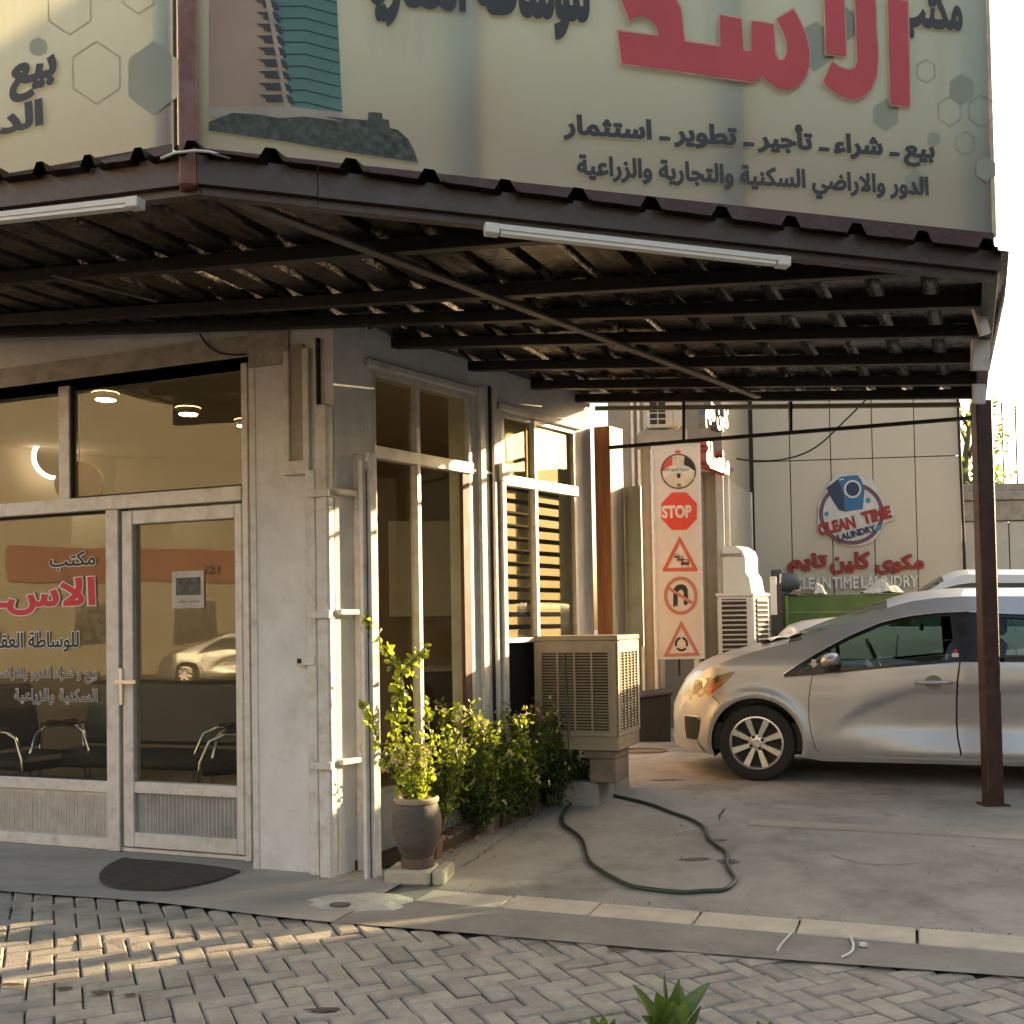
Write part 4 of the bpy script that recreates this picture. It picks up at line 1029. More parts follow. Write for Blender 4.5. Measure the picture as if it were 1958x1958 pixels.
dlo = [cp(*p) for p in ((1499, 1295), (1498, 1289), (1530, 1268), (1562, 1248.5), (1593, 1231), (1624, 1215), (1681, 1191), (1712, 1183), (1743, 1177), (1795, 1171), (1850, 1169))]
belt_r = cp(1833, 1265)
dlo += [(x_last + .5, ztop_ - .155), (x_last + .85, ztop_ - .21), (x_last + 1.02, ztop_ - .32), (x_last + .86, ztop_ - .42)] + [cp(*p) for p in ((1833, 1265), (1691, 1278), (1603, 1287))]
NX = prof[1][0]; TX = prof[-1][0]
CX1, CZ1 = cp(1598, 1396); CX2, CZ2 = cp(1758, 1319); CZ3 = cp(1700, 1402)[1]
def sidef(x, z):
    y = .0
    y += .030 * max(0, (z - .62) / .4) ** 2 if z < 1.02 else .030
    if z < .35: y += .10 * ((.35 - z) / .35) ** 2
    y -= 0
    # concave scallop between the two creases on the doors
    if .75 < x < 3.0:
        k = min(1, (x - .75) / .5) * min(1, (3.0 - x) / .4); zc = .44; 
        t_ = (z - zc) / .20; y += .030 * k * math.exp(-t_ * t_) - .018 * k * math.exp(-((z - .25) / .06) ** 2)
    if 0.55 < x < 3.1:
        sg = lambda v: 1 / (1 + math.exp(-max(-30, min(30, v))))
        u_ = max(0, min(1, (x - CX1) / (CX2 - CX1))); zc2 = CZ1 + (CZ2 - CZ1) * (u_ ** .75) * (1.25 - .25 * u_)
        y += .020 * sg((zc2 - z) / .016) * sg((z - CZ3) / .022) * min(1, max(0, (x - CX1 + .05) / .25)) * min(1, max(0, (3.1 - x) / .3))
    zz = z - .90
    if zz > 0: y += .34 * zz * min(1, .35 + zz * 2)
    # wheel-arch flare
    for wx in (0, 2.57):
        r = math.hypot(x - wx, z - .30); y -= .020 * math.exp(-((r - .385) / .045) ** 2)
    u = max(0, (-.18 - x) / (-.18 - NX)); y += .40 * u ** 2.6
    u = max(0, (x - (TX - .75)) / .75); y += .20 * u ** 2.4
    return y
seam_f = [cp(*p) for p in ((1553, 1293), (1549, 1312), (1546, 1335), (1546, 1373), (1550, 1400), (1558, 1430), (1573, 1446))]
seam_m = [cp(*p) for p in ((1822, 1169.5), (1836, 1266), (1831, 1300), (1830, 1335), (1830, 1380), (1832, 1412), (1839, 1449))]
sill_z = seam_f[-1][1]
def near_doors(outline):
    g = .006
    zb = .17
    def off(l, dx): return [(x + dx, z) for x, z in l]
    i_arch = 22
    na = len(prof); arcs = outline[na:]; rear_arc = arcs[:23]; front_arc = arcs[23:46]
    # belt edge of the body between window front corner and back
    def edge_at(x, l):      # z of polyline l at x
        for i in range(len(l) - 1):
            a, b = l[i], l[i + 1]
            if min(a[0], b[0]) <= x <= max(a[0], b[0]): return a[1] + (b[1] - a[1]) * (x - a[0]) / (b[0] - a[0] + 1e-9)
    low = [dlo[0]] + dlo[:-4:-1][:]     # front corner then belt points towards the rear
    low = [dlo[0], dlo[-1], dlo[-2], dlo[-3]]
    hi = dlo[1:11] + dlo[11:14]
    # rail above the windows: silver band between roof line and window top, part of the front wing panel
    rail = [p for p in prof if p[0] >= prof[12][0]]
    k13 = 14
    fender = prof[:k13] + [dlo[1], dlo[0], (seam_f[0][0], edge_at(seam_f[0][0], low))] + seam_f[1:] + [(seam_f[-1][0], sill_z - g), (seam_f[-1][0] + .004, zb)] + front_arc
    rail_p = prof[k13 - 1:25] + [dlo[12], dlo[11]] + dlo[10:0:-1]
    rb_ = (seam_m[1][0], seam_m[1][1]); sm = [rb_] + seam_m[2:]
    dr_f = [(seam_f[0][0] + g, edge_at(seam_f[0][0] + g, low)), dlo[-1], dlo[-2], (rb_[0] - g, rb_[1])] + off(sm[1:], -g) + [(seam_f[-1][0] + g, sill_z)] + off(seam_f[1:-1], g)[::-1]
    xr = 2.57 - .50
    dr_r = [(rb_[0] + g, rb_[1]), (2.35, ztop_ - .50), (2.40, .85), (2.30, .72), (2.2, .60), (2.14, .45), (2.12, sill_z)] + off(sm[1:], g)[::-1]
    q = [(2.35 + g, ztop_ - .50), (dlo[-4][0], dlo[-4][1]), dlo[13], dlo[12]] + prof[25:] + rear_arc + [(2.14, .24), (2.124, sill_z), (2.144, .45), (2.204, .60), (2.304, .72), (2.404, .85)]
    sill = [(seam_f[-1][0] + .004, sill_z - g * 1.5), (2.12, sill_z - g * 1.5), (2.12, zb), (seam_f[-1][0] + .008, zb)]
    return [('front_wing', fender), ('roof_rail', rail_p), ('door', dr_f), ('door', dr_r), ('rear_quarter', q), ('sill', sill)]
car = thing('parked_car', 'silver hatchback parked under the canopy behind the brown post', 'car', (CO.x, CO.y, .14))
ORG = Vector((CO.x, CO.y)) + CD * wc
segs = [('windscreen', (cp(1508, 1230)[0], cp(1690, 1165)[0], .6), carglass), ('bonnet', (-9, cp(1508, 1230)[0], .62), paint_s), ('rear_window', (x_last + 1.12, 9, ztop_ - .52), carglass), ('roof', (cp(1690, 1165)[0], x_last + 1.12, .9), paint_s)]
W_, reg = build_car(car, ORG, CD, prof, dlo, sidef, (paint_s, carglass, trim_b), (0, 2.57), segs=segs, doors=near_doors, belt=.93)
# black backing behind the seams
reg([seam_f[0], seam_f[-1], seam_m[-1], seam_m[1]], [], 'door_shell', trim_b, False, inset=.075, grid=.1)
# black window surround, B pillar, sail panel
def band(a, b, wd): return stroke([a, b], wd)
ftop = dlo[1:11]
for mir in (False, True):
    reg([dlo[1], dlo[2], dlo[3], cp(1600, 1262), cp(1585, 1288), dlo[0]], [], 'corner_trim', dust_m, mir, inset=.012, grid=.2) if False else None
    reg([cp(1818, 1169), cp(1905, 1169), cp(1903, 1262), cp(1833, 1265), cp(1828, 1267)], [], 'door_pillar', dust_m, mir, inset=.010, grid=.2)
    top_in = [(x + .012, z - .030) for x, z in dlo[1:13]]
    reg(dlo[1:13] + top_in[::-1], [], 'window_surround', dust_m, mir, inset=.009, grid=.2)
    low = [dlo[0], dlo[-1], dlo[-2], dlo[-3]]; lo_up = [(x + .01, z + .022) for x, z in low]
    reg(low + lo_up[::-1], [], 'window_seal', dust_m, mir, inset=.009, grid=.2)
    reg([cp(1580, 1238), cp(1588, 1234), cp(1592, 1287), cp(1583, 1288)], [], 'window_seal', dust_m, mir, inset=.011, grid=.2)
# chrome line under the roof rail and window corner
m = MB(); m.tube([W_(x, sidef(x, z) - .002, z) for x, z in [dlo[-1], (dlo[0][0] + .02, dlo[0][1] - .004), dlo[0], dlo[1]] + dlo[2:12]], .004, 5); m.build('bright_strip', chrome, car, smooth=True)
# headlight
hl = [cp(*p) for p in ((1309, 1340), (1314, 1322), (1322, 1306), (1329, 1299), (1350, 1297), (1375, 1291), (1405, 1283), (1399, 1293), (1383, 1309), (1360, 1326), (1335, 1334), (1312, 1341))]
lampglass = glass_mat('lamp_glass', (.85, .80, .70), 1.5, 1.6)
reg(hl, [], 'headlight', lampglass, False, inset=-.008, grid=.05); reg(hl, [], 'headlight', lampglass, True, inset=-.008, grid=.05)
reg(hl, [], 'headlight_bowl', M('lamp_bowl', (.22, .18, .13), .25, .7, bump=0), False, inset=-.003, grid=.1)
def hpoly(px): return [cp(*p) for p in px]
reg(hpoly(((1348, 1329), (1352, 1318), (1368, 1306), (1386, 1299), (1380, 1308), (1364, 1322), (1352, 1331))), [], 'indicator', M('indicator_orange', (.75, .20, .03), .3, bump=0), False, inset=-.006, grid=.1)
reg(hpoly(((1317, 1326), (1322, 1313), (1333, 1305), (1345, 1303), (1340, 1315), (1330, 1325), (1318, 1331))), [], 'projector', M('lamp_dark', (.05, .045, .04), .1, .3, bump=0), False, inset=-.006, grid=.1)
reg(hpoly(((1326, 1300), (1337, 1298), (1348, 1299), (1350, 1303), (1342, 1316), (1340, 1302))), [], 'lamp_reflector', chrome, False, inset=-.0065, grid=.1)
m = MB(); m.tube([W_(x, sidef(x, z) - .003, z) for x, z in hpoly(((1361, 1331), (1374, 1343), (1387, 1357)))], .003, 5); m.build('panel_seam', dark_gap, car)
# bumper vent and mouldings
reg(hpoly(((1294, 1376), (1332, 1374), (1334, 1380), (1332, 1400), (1327, 1418), (1300, 1419), (1296, 1400))), [], 'bumper_vent', M('vent_black', (.008, .007, .007), .8, bump=0), False, inset=-.006, grid=.06)
m = MB(); m.tube([W_(x, sidef(x, z) - .01, z) for x, z in hpoly(((1294, 1375), (1310, 1373), (1330, 1373), (1334, 1379)))], .006, 6); m.build('vent_trim', paint_s, car, smooth=True)
reg(hpoly(((1290, 1424), (1300, 1420), (1330, 1425), (1345, 1440), (1300, 1440))), [], 'bumper_lip', paint_s, False, inset=-.02, grid=.05)
# mirror
q = cp(1586, 1262); mc = W_(q[0] + .02, sidef(*q) - .15, q[1] + .005)
mb_ = MB(); cd3 = Vector((CD.x, CD.y, 0)); ci3 = Vector((-CD.y, CD.x, 0))
rows = 10; cols = 14
for i in range(rows + 1):
    th = math.pi * i / rows
    for j in range(cols):
        ph = 2 * math.pi * j / cols; sx = math.sin(th) * math.cos(ph); sy = math.sin(th) * math.sin(ph); szz = math.cos(th)
        sx_ = .085 * (abs(sx) ** .8) * (1 if sx > 0 else -1); 
        mb_.v.append(mc + cd3 * (sx_ if sx < 0 else sx_ * .75) + ci3 * sy * .10 + UPZ * (szz * .055 + sx * .012))
for i in range(rows):
    for j in range(cols): mb_.f.append((i * cols + j, (i + 1) * cols + j, (i + 1) * cols + (j + 1) % cols, i * cols + (j + 1) % cols)); mb_.mi.append(0)
mi_ = mb_.build('mirror', paint_s, car, smooth=True)
m = MB(); m.obox(mc + Vector((0, 0, -.06)) - cd3 * .03 + ci3 * .0, cd3 * .05, ci3 * .14, UPZ * .03, .008); m.build('mirror_foot', trim_b, mi_)
m = MB(); m.lathe(mc + Vector((0, 0, -.085)) - ci3 * .02, [(0, .0), (.045, .0), (.05, .02), (.05, .05), (.03, .07)], 16); m.build('mirror_base', trim_b, mi_, smooth=40)
# door handle
for (hx, hy) in ((1785, 1305),):
    q = cp(hx, hy); y = sidef(*q); c_ = W_(q[0], y, q[1]); dr_ = [o for o in car.children if o.name.startswith('door') and o.name[4:5] in ('', '.')][0]
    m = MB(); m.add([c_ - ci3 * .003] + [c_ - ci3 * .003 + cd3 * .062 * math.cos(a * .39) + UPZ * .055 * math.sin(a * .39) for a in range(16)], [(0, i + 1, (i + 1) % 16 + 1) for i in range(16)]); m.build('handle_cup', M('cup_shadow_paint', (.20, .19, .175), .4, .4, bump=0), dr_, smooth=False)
    m = MB(); m.tube([c_ - ci3 * .012 - cd3 * .13, c_ - ci3 * .032 - cd3 * .09, c_ - ci3 * .036, c_ - ci3 * .032 + cd3 * .09, c_ - ci3 * .012 + cd3 * .135], [.010, .016, .016, .016, .010], 10); m.build('handle', paint_s, dr_, smooth=True)
# steering wheel, rear-view mirror, sticker marks
sw = W_(cp(1675, 1262)[0], .42, .93); m = MB(); ang = [2 * math.pi * i / 24 for i in range(25)]
m.tube([sw + ci3 * math.cos(a) * .18 + (UPZ * .92 - cd3 * .38).normalized() * math.sin(a) * .18 for a in ang], .014, 6); m.tube([sw - ci3 * .17, sw + ci3 * .17], .02, 6); m.build('steering_wheel', M('wheel_rim_gloss', (.03, .03, .03), .25, bump=0), car, smooth=True)
m = MB(); q = W_(cp(1765, 1200)[0], .72, 1.16); m.obox(q, cd3 * .03, ci3 * .24, UPZ * .06, .01); m.build('rear_view_mirror', trim_b, car)
reg(hpoly(((1551, 1261), (1560, 1261), (1560, 1269), (1565, 1269), (1556, 1277), (1547, 1269), (1551, 1269))), [], 'arrow_sticker', print_white, False, inset=.004, grid=.3)
reg(hpoly(((1821, 1249), (1834, 1249), (1834, 1257), (1821, 1257))), [], 'small_sticker', print_white, False, inset=.005, grid=.3)
reg(ell(*cp(1828, 1245), .014, .014, 14), [], 'red_sticker', print_red, False, inset=.006, grid=.3)
# towel left on the wiper area
tw = MB(); q = W_(cp(1488, 1236)[0], .30, cp(1488, 1236)[1] + .012); rt = random.Random(4)
for i in range(9):
    for j in range(7): tw.v.append(q + cd3 * (i * .045 - .17) + ci3 * (j * .06) + UPZ * (rt.uniform(0, .045) + i * .008))
for i in range(8):
    for j in range(6): a = i * 7 + j; tw.f.append((a, a + 7, a + 8, a + 1)); tw.mi.append(0)
tag(tw.build('cleaning_cloth', M('pale_cloth', (.6, .56, .48), .9), smooth=True), 'crumpled pale cloth lying at the base of the silver car windscreen', 'cloth')

# --- far white SUV
SO = Vector((1.92, 8.27)) + Vector((-CD.y, CD.x)) * 3.05
SP = VP((SO.x, SO.y), (CD.x, CD.y)); swc = SP.at(1575, 1350)[0]
def sp_(x, y): t, z = SP.at(x, y); return (t - swc, z - .14)
sprof = [(sp_(1499, 1240)[0] - .02, .30), (sp_(1499, 1240)[0] - .04, .62)] + [sp_(*p) for p in ((1499, 1236), (1504, 1223), (1520, 1209), (1541, 1201), (1582, 1195), (1640, 1189), (1700, 1170), (1754, 1144), (1781, 1126), (1806, 1110), (1834, 1100), (1858, 1097), (1958, 1097))]
xl, zl = sprof[-1]; sprof += [(xl + 1.0, zl - .03), (xl + 1.5, zl - .08), (xl + 1.75, zl - .35), (xl + 1.9, zl - .8), (xl + 1.95, zl - 1.3), (xl + 1.9, .32)]
sdlo = [sp_(*p) for p in ((1700, 1186), (1754, 1158), (1800, 1126), (1834, 1117), (1858, 1114), (1958, 1114))] + [(xl + 1.0, zl - .16), (xl + 1.4, zl - .22), (xl + 1.6, zl - .55)] + [(sp_(1700, 1195)[0], sp_(1700, 1198)[1])]
NX2 = sprof[0][0]; TX2 = sprof[-1][0]
def sidef2(x, z):
    y = 0
    if z > 1.1: y += .25 * (z - 1.1)
    if z < .4: y += .1 * ((.4 - z) / .4) ** 2
    u = max(0, (-.2 - x) / (-.2 - NX2)); y += .35 * u ** 2.5
    u = max(0, (x - TX2 + .6) / .6); y += .15 * u ** 2.4
    return y
suv = thing('parked_car', 'white car beyond the silver hatchback with only its bonnet and roof showing', 'car', (SO.x, SO.y, .14))
xw = sp_(1700, 1170)[0]; xr_ = sp_(1812, 1108)[0]
W2, reg2 = build_car(suv, SO + CD * swc, CD, sprof, sdlo, sidef2, (paint_w, carglass, trim_b), (0, 2.75), r_t=.36, segs=[('windscreen', (xw - .12, xr_, .8), carglass), ('bonnet', (-9, xw - .12, .8), paint_w), ('rear_window', (xl + 1.5, 99, zl - .75), carglass), ('roof', (xr_, xl + 1.5, 1), paint_w)], width=1.85, far=True, belt=1.15)
# door handle and lines of the white car seen through the silver one
m = MB(); q = W2(1.55, sidef2(1.55, 1.0) - .03, .98); m.bar(q, q + cd3 * .22, .03, .035); m.build('handle', trim_b, suv)
m = MB(); m.tube([W2(x, sidef2(x, z) - .003, z) for x, z in ((.75, 1.1), (.72, .8), (.8, .45))], .004, 5); m.tube([W2(x, sidef2(x, z) - .003, z) for x, z in ((1.85, 1.15), (1.85, .8), (1.9, .45))], .004, 5); m.build('door_seam', dark_gap, suv)
reg2([(.62, .66), (1.05, .66), (1.05, .78), (.62, .78)], [], 'side_badge_strip', M('dark_side_strip', (.05, .05, .05), .4), False, inset=-.004, grid=.2)

# ================================================================= THINGS BY THE SIDE WALL
leaf_y = trans_mat('leaf_yellow_green', (.13, .17, .022), (.50, .58, .05), .5, var=.45, scale=12, rough=.4)
leaf_g = trans_mat('leaf_green', (.065, .10, .020), (.26, .34, .04), .4, var=.5, scale=12, rough=.4)
leaf_d = trans_mat('leaf_dark', (.022, .040, .013), (.05, .07, .015), .25, var=.5, scale=12, rough=.4)
petal = trans_mat('petal_cream', (.70, .62, .28), (.6, .5, .3), .3, var=.15, scale=12)  # petal colour, on the shrubs also standing in for golden sunlit sparkle
stem_m = M('plant_stem', (.10, .09, .04), .8)
terra = M('terracotta', (.22, .10, .06), .85, var=.25, scale=8, bump=.2, dirt=(.12, .08, .06))
brick_m = [M('edging_brick', (.24, .13, .09), .9, var=.3, scale=12, bump=.5, dirt=(.15, .10, .08)), M('edging_brick_pale', (.33, .22, .16), .9, var=.3, scale=12, bump=.5, dirt=(.18, .12, .09))]
soil = M('dry_soil', (.07, .05, .035), .95, var=.3, scale=30, bump=.8)
def rdir(r):
    z = r.uniform(-1, 1); a = r.uniform(0, 6.283); s_ = math.sqrt(1 - z * z); return Vector((s_ * math.cos(a), s_ * math.sin(a), z))
def leaf(m, p, d, n, l, w_):
    d = d.normalized(); s_ = d.cross(n)
    if s_.length < .05: s_ = d.cross(Vector((1, 0, .3)))
    s_.normalize(); n2 = s_.cross(d)
    m.add([p, p + d * l * .35 + s_ * w_ * .5 + n2 * l * .06, p + d * l, p + d * l * .35 - s_ * w_ * .5 + n2 * l * .06, p + d * l * .72 + s_ * w_ * .36, p + d * l * .72 - s_ * w_ * .36, p + d * l * .5 - n2 * l * .03],
          [(0, 1, 6), (1, 4, 6), (4, 2, 6), (2, 5, 6), (5, 3, 6), (3, 0, 6)])
# raised bed with brick edging
A0 = on_floor(820, 1650); B0 = on_floor(1040, 1540)
bed = thing('plant_bed', 'narrow plant bed edged with upright red bricks along the side wall', 'plant bed', tuple(A0))
dB = (B0 - A0); LB = dB.length; dBn = dB.normalized(); nB = Vector((-dBn.y, dBn.x, 0))
m = MB(); wa, wb = RT.w(.12, .0), RT.w(2.25, .0); m.prism([A0 + Vector((0, 0, .02)), B0 + Vector((0, 0, .02)), Vector((wb.x, wb.y, .15)), Vector((wa.x, wa.y, .02))], (0, 0, .06)); m.build('soil', soil, bed)
rb = random.Random(8); s_ = 0
while s_ < LB - .05:
    w_ = rb.uniform(.060, .075); p = A0 + dBn * s_; z = floor_z(p.x, p.y); h = rb.uniform(.10, .16); lean = rb.uniform(-.015, .03)
    m = MB(); m.obox(Vector((p.x, p.y, z - .02)) + nB * rb.uniform(-.012, .012), dBn * w_, nB * .10 + dBn * rb.uniform(-.012, .012), Vector((0, 0, h)) + nB * lean, .006); m.build('edging_brick', rb.choice(brick_m), bed); s_ += w_ + rb.uniform(.004, .012)
m = MB(); p = on_floor(862, 1600); 
# shrubs in the bed
def shrub(p, w_, h, seed, label, mats, nleaf, ls=.028, flowers=0, group='shrubs along the side wall', top=None):
    r = random.Random(seed); t = thing('shrub', label, 'shrub', tuple(p), group); ms = MB(); tips = []
    for i in range(14):
        a = r.uniform(0, 6.283); k = r.uniform(.2, 1); q = p + Vector((math.cos(a) * w_ * .5 * k, math.sin(a) * w_ * .22 * k, h * r.uniform(.55, 1.0)))
        mid_ = p.lerp(q, .5) + rdir(r) * .04; pts = [p + Vector((r.uniform(-.04, .04), r.uniform(-.04, .04), 0)), mid_, q]; ms.tube(pts, [.006, .004, .002], 5, False); tips.append(pts)
    ms.build('stems', stem_m, t, kind='stuff')
    m = MB()
    for i in range(nleaf):
        pts = r.choice(tips); k = r.uniform(.25, 1.02); q = pts[0].lerp(pts[1], k * 2) if k < .5 else pts[1].lerp(pts[2], k * 2 - 1)
        q = q + rdir(r) * r.uniform(0, .075); m.cur = 0 if r.random() < .6 else 1
        leaf(m, q, rdir(r) + Vector((0, 0, .35)), rdir(r), ls * r.uniform(.7, 1.35), ls * .5)
    m.build('foliage', mats, t, kind='stuff')
    if flowers:
        m = MB()
        for i in range(flowers):
            pts = r.choice(tips); q = pts[2] + rdir(r) * .07
            for k in range(4): leaf(m, q, rdir(r), rdir(r), .024, .018)
        m.build('flowers', petal, t, kind='stuff')  # part flowers, part painted sparkle of sunlit leaves
    return t
def bedpt(t, o, z=.10): q = RT.w(t, 0, o * .62 - .02); return Vector((q.x, q.y, z))
shrub(bedpt(.62, .30), .46, .66, 1, 'light green shrub just behind the dark clay pot', [leaf_g, leaf_y], 1700, .036, 26)
shrub(bedpt(.98, .22), .50, .82, 2, 'tall wispy shrub in front of the first side window', [leaf_g, leaf_y], 2100, .034, 26)
shrub(bedpt(1.30, .25), .50, .74, 3, 'flowering shrub in the middle of the bed by the wall pilaster', [leaf_y, leaf_g], 2100, .035, 34)
shrub(bedpt(1.62, .22), .48, .78, 4, 'yellow-green shrub in front of the wall between the two side windows', [leaf_y, leaf_g], 2100, .034, 28)
shrub(bedpt(1.95, .26), .40, .66, 5, 'shrub at the left edge of the big metal cooler', [leaf_g, leaf_y], 1600, .032, 20)
shrub(bedpt(1.02, .33, .12), .36, .30, 6, 'low dark shrub hanging over the brick edging behind the pot', [leaf_d, leaf_g], 900, .030, 8)
shrub(bedpt(1.42, .32, .14), .36, .32, 7, 'low dark shrub over the middle of the brick edging', [leaf_d, leaf_g], 900, .030, 8)
shrub(bedpt(1.85, .30, .18), .32, .32, 8, 'low dark shrub at the far end of the brick edging', [leaf_d, leaf_g], 800, .028, 8)
shrub(bedpt(2.16, .36, .14), .30, .40, 9, 'dark leafy shrub standing under the hose in front of the cooler', [leaf_d, leaf_g], 900, .028, 14)
def flowerpot(x, y, label, mat, r_=.085, h=.16):
    p = on_floor(x, y); t = thing('flower_pot', label, 'flower pot', tuple(p), None); m = MB(); m.lathe(p, [(0, 0), (r_ * .68, 0), (r_ * .95, h * .85), (r_ * 1.06, h * .85), (r_ * 1.06, h), (r_ * .92, h), (r_ * .85, h * .9), (0, h * .9)], 20); m.build('pot', mat, t, smooth=40); return p
flowerpot(1012, 1545, 'brown square-shouldered flower pot at the end of the brick edging', terra, .085, .17)
p = flowerpot(1030, 1498, 'small pale flower pot beneath the shrub near the cooler', M('pale_pot', (.45, .38, .28), .8, dirt=(.2, .15, .1)), .06, .15)
# dark clay jar on two pale blocks
pb0 = on_floor(745, 1690); q0 = on_floor(802, 1706)
m = MB(); bx = thing('jar_plinth', 'pale broken concrete blocks under the dark clay jar', 'block', tuple(pb0))
blk_m = M('pale_block', (.48, .42, .32), .9, var=.2, scale=9, bump=.8, bscale=35, dirt=(.3, .24, .17), dirt_amt=.5)
pc_ = on_floor(790, 1692); ex = Vector((.99, -.14, 0)); ey = Vector((.20, .98, 0))
m.obox(pc_ - ex * .15 - ey * .04, ex * .25, ey * .22, (0, 0, .085), .014); m.build('block', blk_m, bx)
m = MB(); m.obox(pc_ + ex * .112 - ey * .03, ex * .065, ey * .24, (0, 0, .082), .012); m.build('block', blk_m, bx)
jc = pc_ + ex * .005 + ey * .07 + Vector((0, 0, .086)); jar = thing('clay_jar', 'dark weathered clay jar holding a climbing plant on pale blocks', 'jar', tuple(jc))
jm = M('dark_clay', (.085, .072, .062), .75, var=.35, scale=5, bump=.4, bscale=30, dirt=(.20, .16, .12), dirt_amt=.6, dscale=4, stretch=(1, 1, 2.5))
m = MB(); m.lathe(jc, [(0, 0), (.085, 0), (.088, .05), (.082, .055), (.105, .10), (.128, .16), (.138, .22), (.134, .28), (.118, .335), (.112, .345), (.118, .355), (.120, .37), (.112, .378), (.100, .375), (.098, .34), (0, .34)], 36); m.build('body', jm, jar, smooth=35)
m = MB(); m.lathe(jc, [(.0845, -.0), (.0905, .0), (.0905, .05), (.086, .053)], 36); m.build('base_ring', M('foot_clay', (.13, .085, .065), .85, var=.3, scale=8, dirt=(.09, .07, .055)), jar, smooth=35)
m = MB(); m.lathe(jc, [(.1188, .350), (.1225, .356), (.1235, .371), (.113, .382)], 36); m.build('rim', M('pale_rim', (.33, .28, .20), .8, dirt=(.15, .12, .1)), jar, smooth=35)
# climbing plant: stems led from the jar, leaves singly
vine = thing('climbing_plant', 'climbing plant with round yellow-green leaves growing up out of the clay jar', 'plant', tuple(jc + Vector((0, 0, .34))))
YV = jc.y
def vp3(x, y, dy=0.0): return on_Y(x, y, YV + dy)
rv = random.Random(21)
lines = [[(788, 1535, 0), (775, 1490, .02), (762, 1440, .05), (752, 1380, .1), (760, 1320, .15), (772, 1280, .18), (745, 1255, .15), (725, 1225, .1), (705, 1200, .05), (698, 1182, .0)],
         [(795, 1535, 0), (800, 1480, .03), (790, 1420, .1), (775, 1360, .15), (768, 1300, .18), (790, 1262, .2), (812, 1238, .22)],
         [(780, 1535, .0), (748, 1480, -.03), (728, 1430, -.04), (712, 1380, -.03), (700, 1350, 0), (686, 1338, .02)],
         [(802, 1535, .0), (820, 1480, .03), (826, 1420, .08), (818, 1380, .1), (812, 1345, .12)],
         [(785, 1535, .02), (770, 1450, .06), (758, 1350, .12), (770, 1300, .2)], [(790, 1535, -.02), (786, 1480, -.05), (800, 1440, -.06)]]
ms = MB(); L3 = []
for ln in lines:
    pts = [vp3(*q) for q in ln]; ms.tube(pts, .0035, 5, False); L3.append(pts)
ms.build('stem', stem_m, vine)
lf_meshes = []
for k in range(4):
    m = MB(); r_ = random.Random(k); n = 9; w0 = .5 + .08 * k
    ring_ = [Vector((.0, 0, 0))] + [Vector((math.sin(R_(20 + 320 * i / 8)) * w0 * .5, .5 - math.cos(R_(20 + 320 * i / 8)) * .5, .06 * math.sin(i * 2 + k))) for i in range(9)] + []
    c_ = Vector((0, .45, -.08)); m.add(ring_ + [c_], [(i, i + 1, 10) for i in range(9)] + [(9, 0, 10)])
    me = bpy.data.meshes.new('leaf'); me.from_pydata(m.v, [], m.f); me.materials.append((leaf_y, leaf_y, leaf_g, leaf_y)[k]); lf_meshes.append(me)
def put_leaf(parent, me, p, d, n, s_, name='leaf'):
    d = d.normalized(); x = d.cross(n)
    if x.length < .05: x = d.cross(Vector((1, .2, 0)))
    x.normalize(); z = x.cross(d); o = bpy.data.objects.new(name, me); C.objects.link(o); o.parent = parent
    mt = Matrix((x, d, z)).transposed().to_4x4() @ Matrix.Scale(s_, 4); mt.translation = p - root_loc(parent); o.matrix_local = mt; return o
nl = 0
for li, (pts, cnt, sp) in enumerate(zip(L3, (150, 90, 44, 34, 60, 24), (.055, .050, .038, .045, .06, .05))):
    for i in range(cnt):
        k = rv.random() * (len(pts) - 1); a = pts[int(k)].lerp(pts[min(int(k) + 1, len(pts) - 1)], k - int(k)); p = a + rdir(rv) * rv.uniform(0, sp)
        put_leaf(vine, rv.choice(lf_meshes), p, rdir(rv) + Vector((.1, 0, -.3)), rdir(rv) + Vector((.5, -.8, .3)), rv.uniform(.032, .058)); nl += 1
m = MB()
for i in range(420):       # dense young shoots just above the jar
    a = rv.uniform(0, 6.28); h = rv.random() ** 1.2; p = jc + Vector((math.cos(a) * (.05 + .09 * h) * rv.random() ** .5 * 1.3, math.sin(a) * .08 * rv.random(), .36 + h * .36)); leaf(m, p, rdir(rv) + Vector((0, 0, .6)), rdir(rv), rv.uniform(.022, .038), .016)
m.build('shoots', leaf_y, vine, kind='stuff')
m = MB()
for i in range(34):
    p = vp3(rv.uniform(735, 828), rv.uniform(1425, 1475), rv.uniform(-.05, .06))
    for k in range(5): leaf(m, p, rdir(rv), rdir(rv), .030, .022)
m.build('flowers', petal, vine, kind='stuff')

# ---- big metal evaporative cooler
cz0 = on_floor(1176, 1500)
cf = Vector((.709, 7.2, 0)); uL = Vector((-.50, .204, 0)).normalized(); uR = Vector((.204, .5, 0)).normalized()
zc0 = 1.4 - 243 * 7.2 / 2000; zc1 = 1.4 - 22 * 7.2 / 2000
CWd, CDp = .60, .54
cool = thing('evaporative_cooler', 'big rusty white metal air cooler on blocks outside the second side window', 'cooler', (cf.x, cf.y, zc0))
cool_m = M('weathered_white_metal', (.31, .26, .19), .6, .1, var=.18, scale=6, bump=.3, bscale=40, dirt=(.22, .14, .08), dirt_amt=.7, dscale=6)
cool_d = M('cooler_pad_dark', (.045, .030, .02), .9, var=.5, scale=40, bump=.6)
H_ = zc1 - zc0; o = Vector((cf.x, cf.y, zc0))
m = MB(); m.obox(o + UPZ * .012 + uL * .012 + uR * .012, uL * (CWd - .024), uR * (CDp - .024), UPZ * (H_ - .03)); m.build('pad', cool_d, cool)
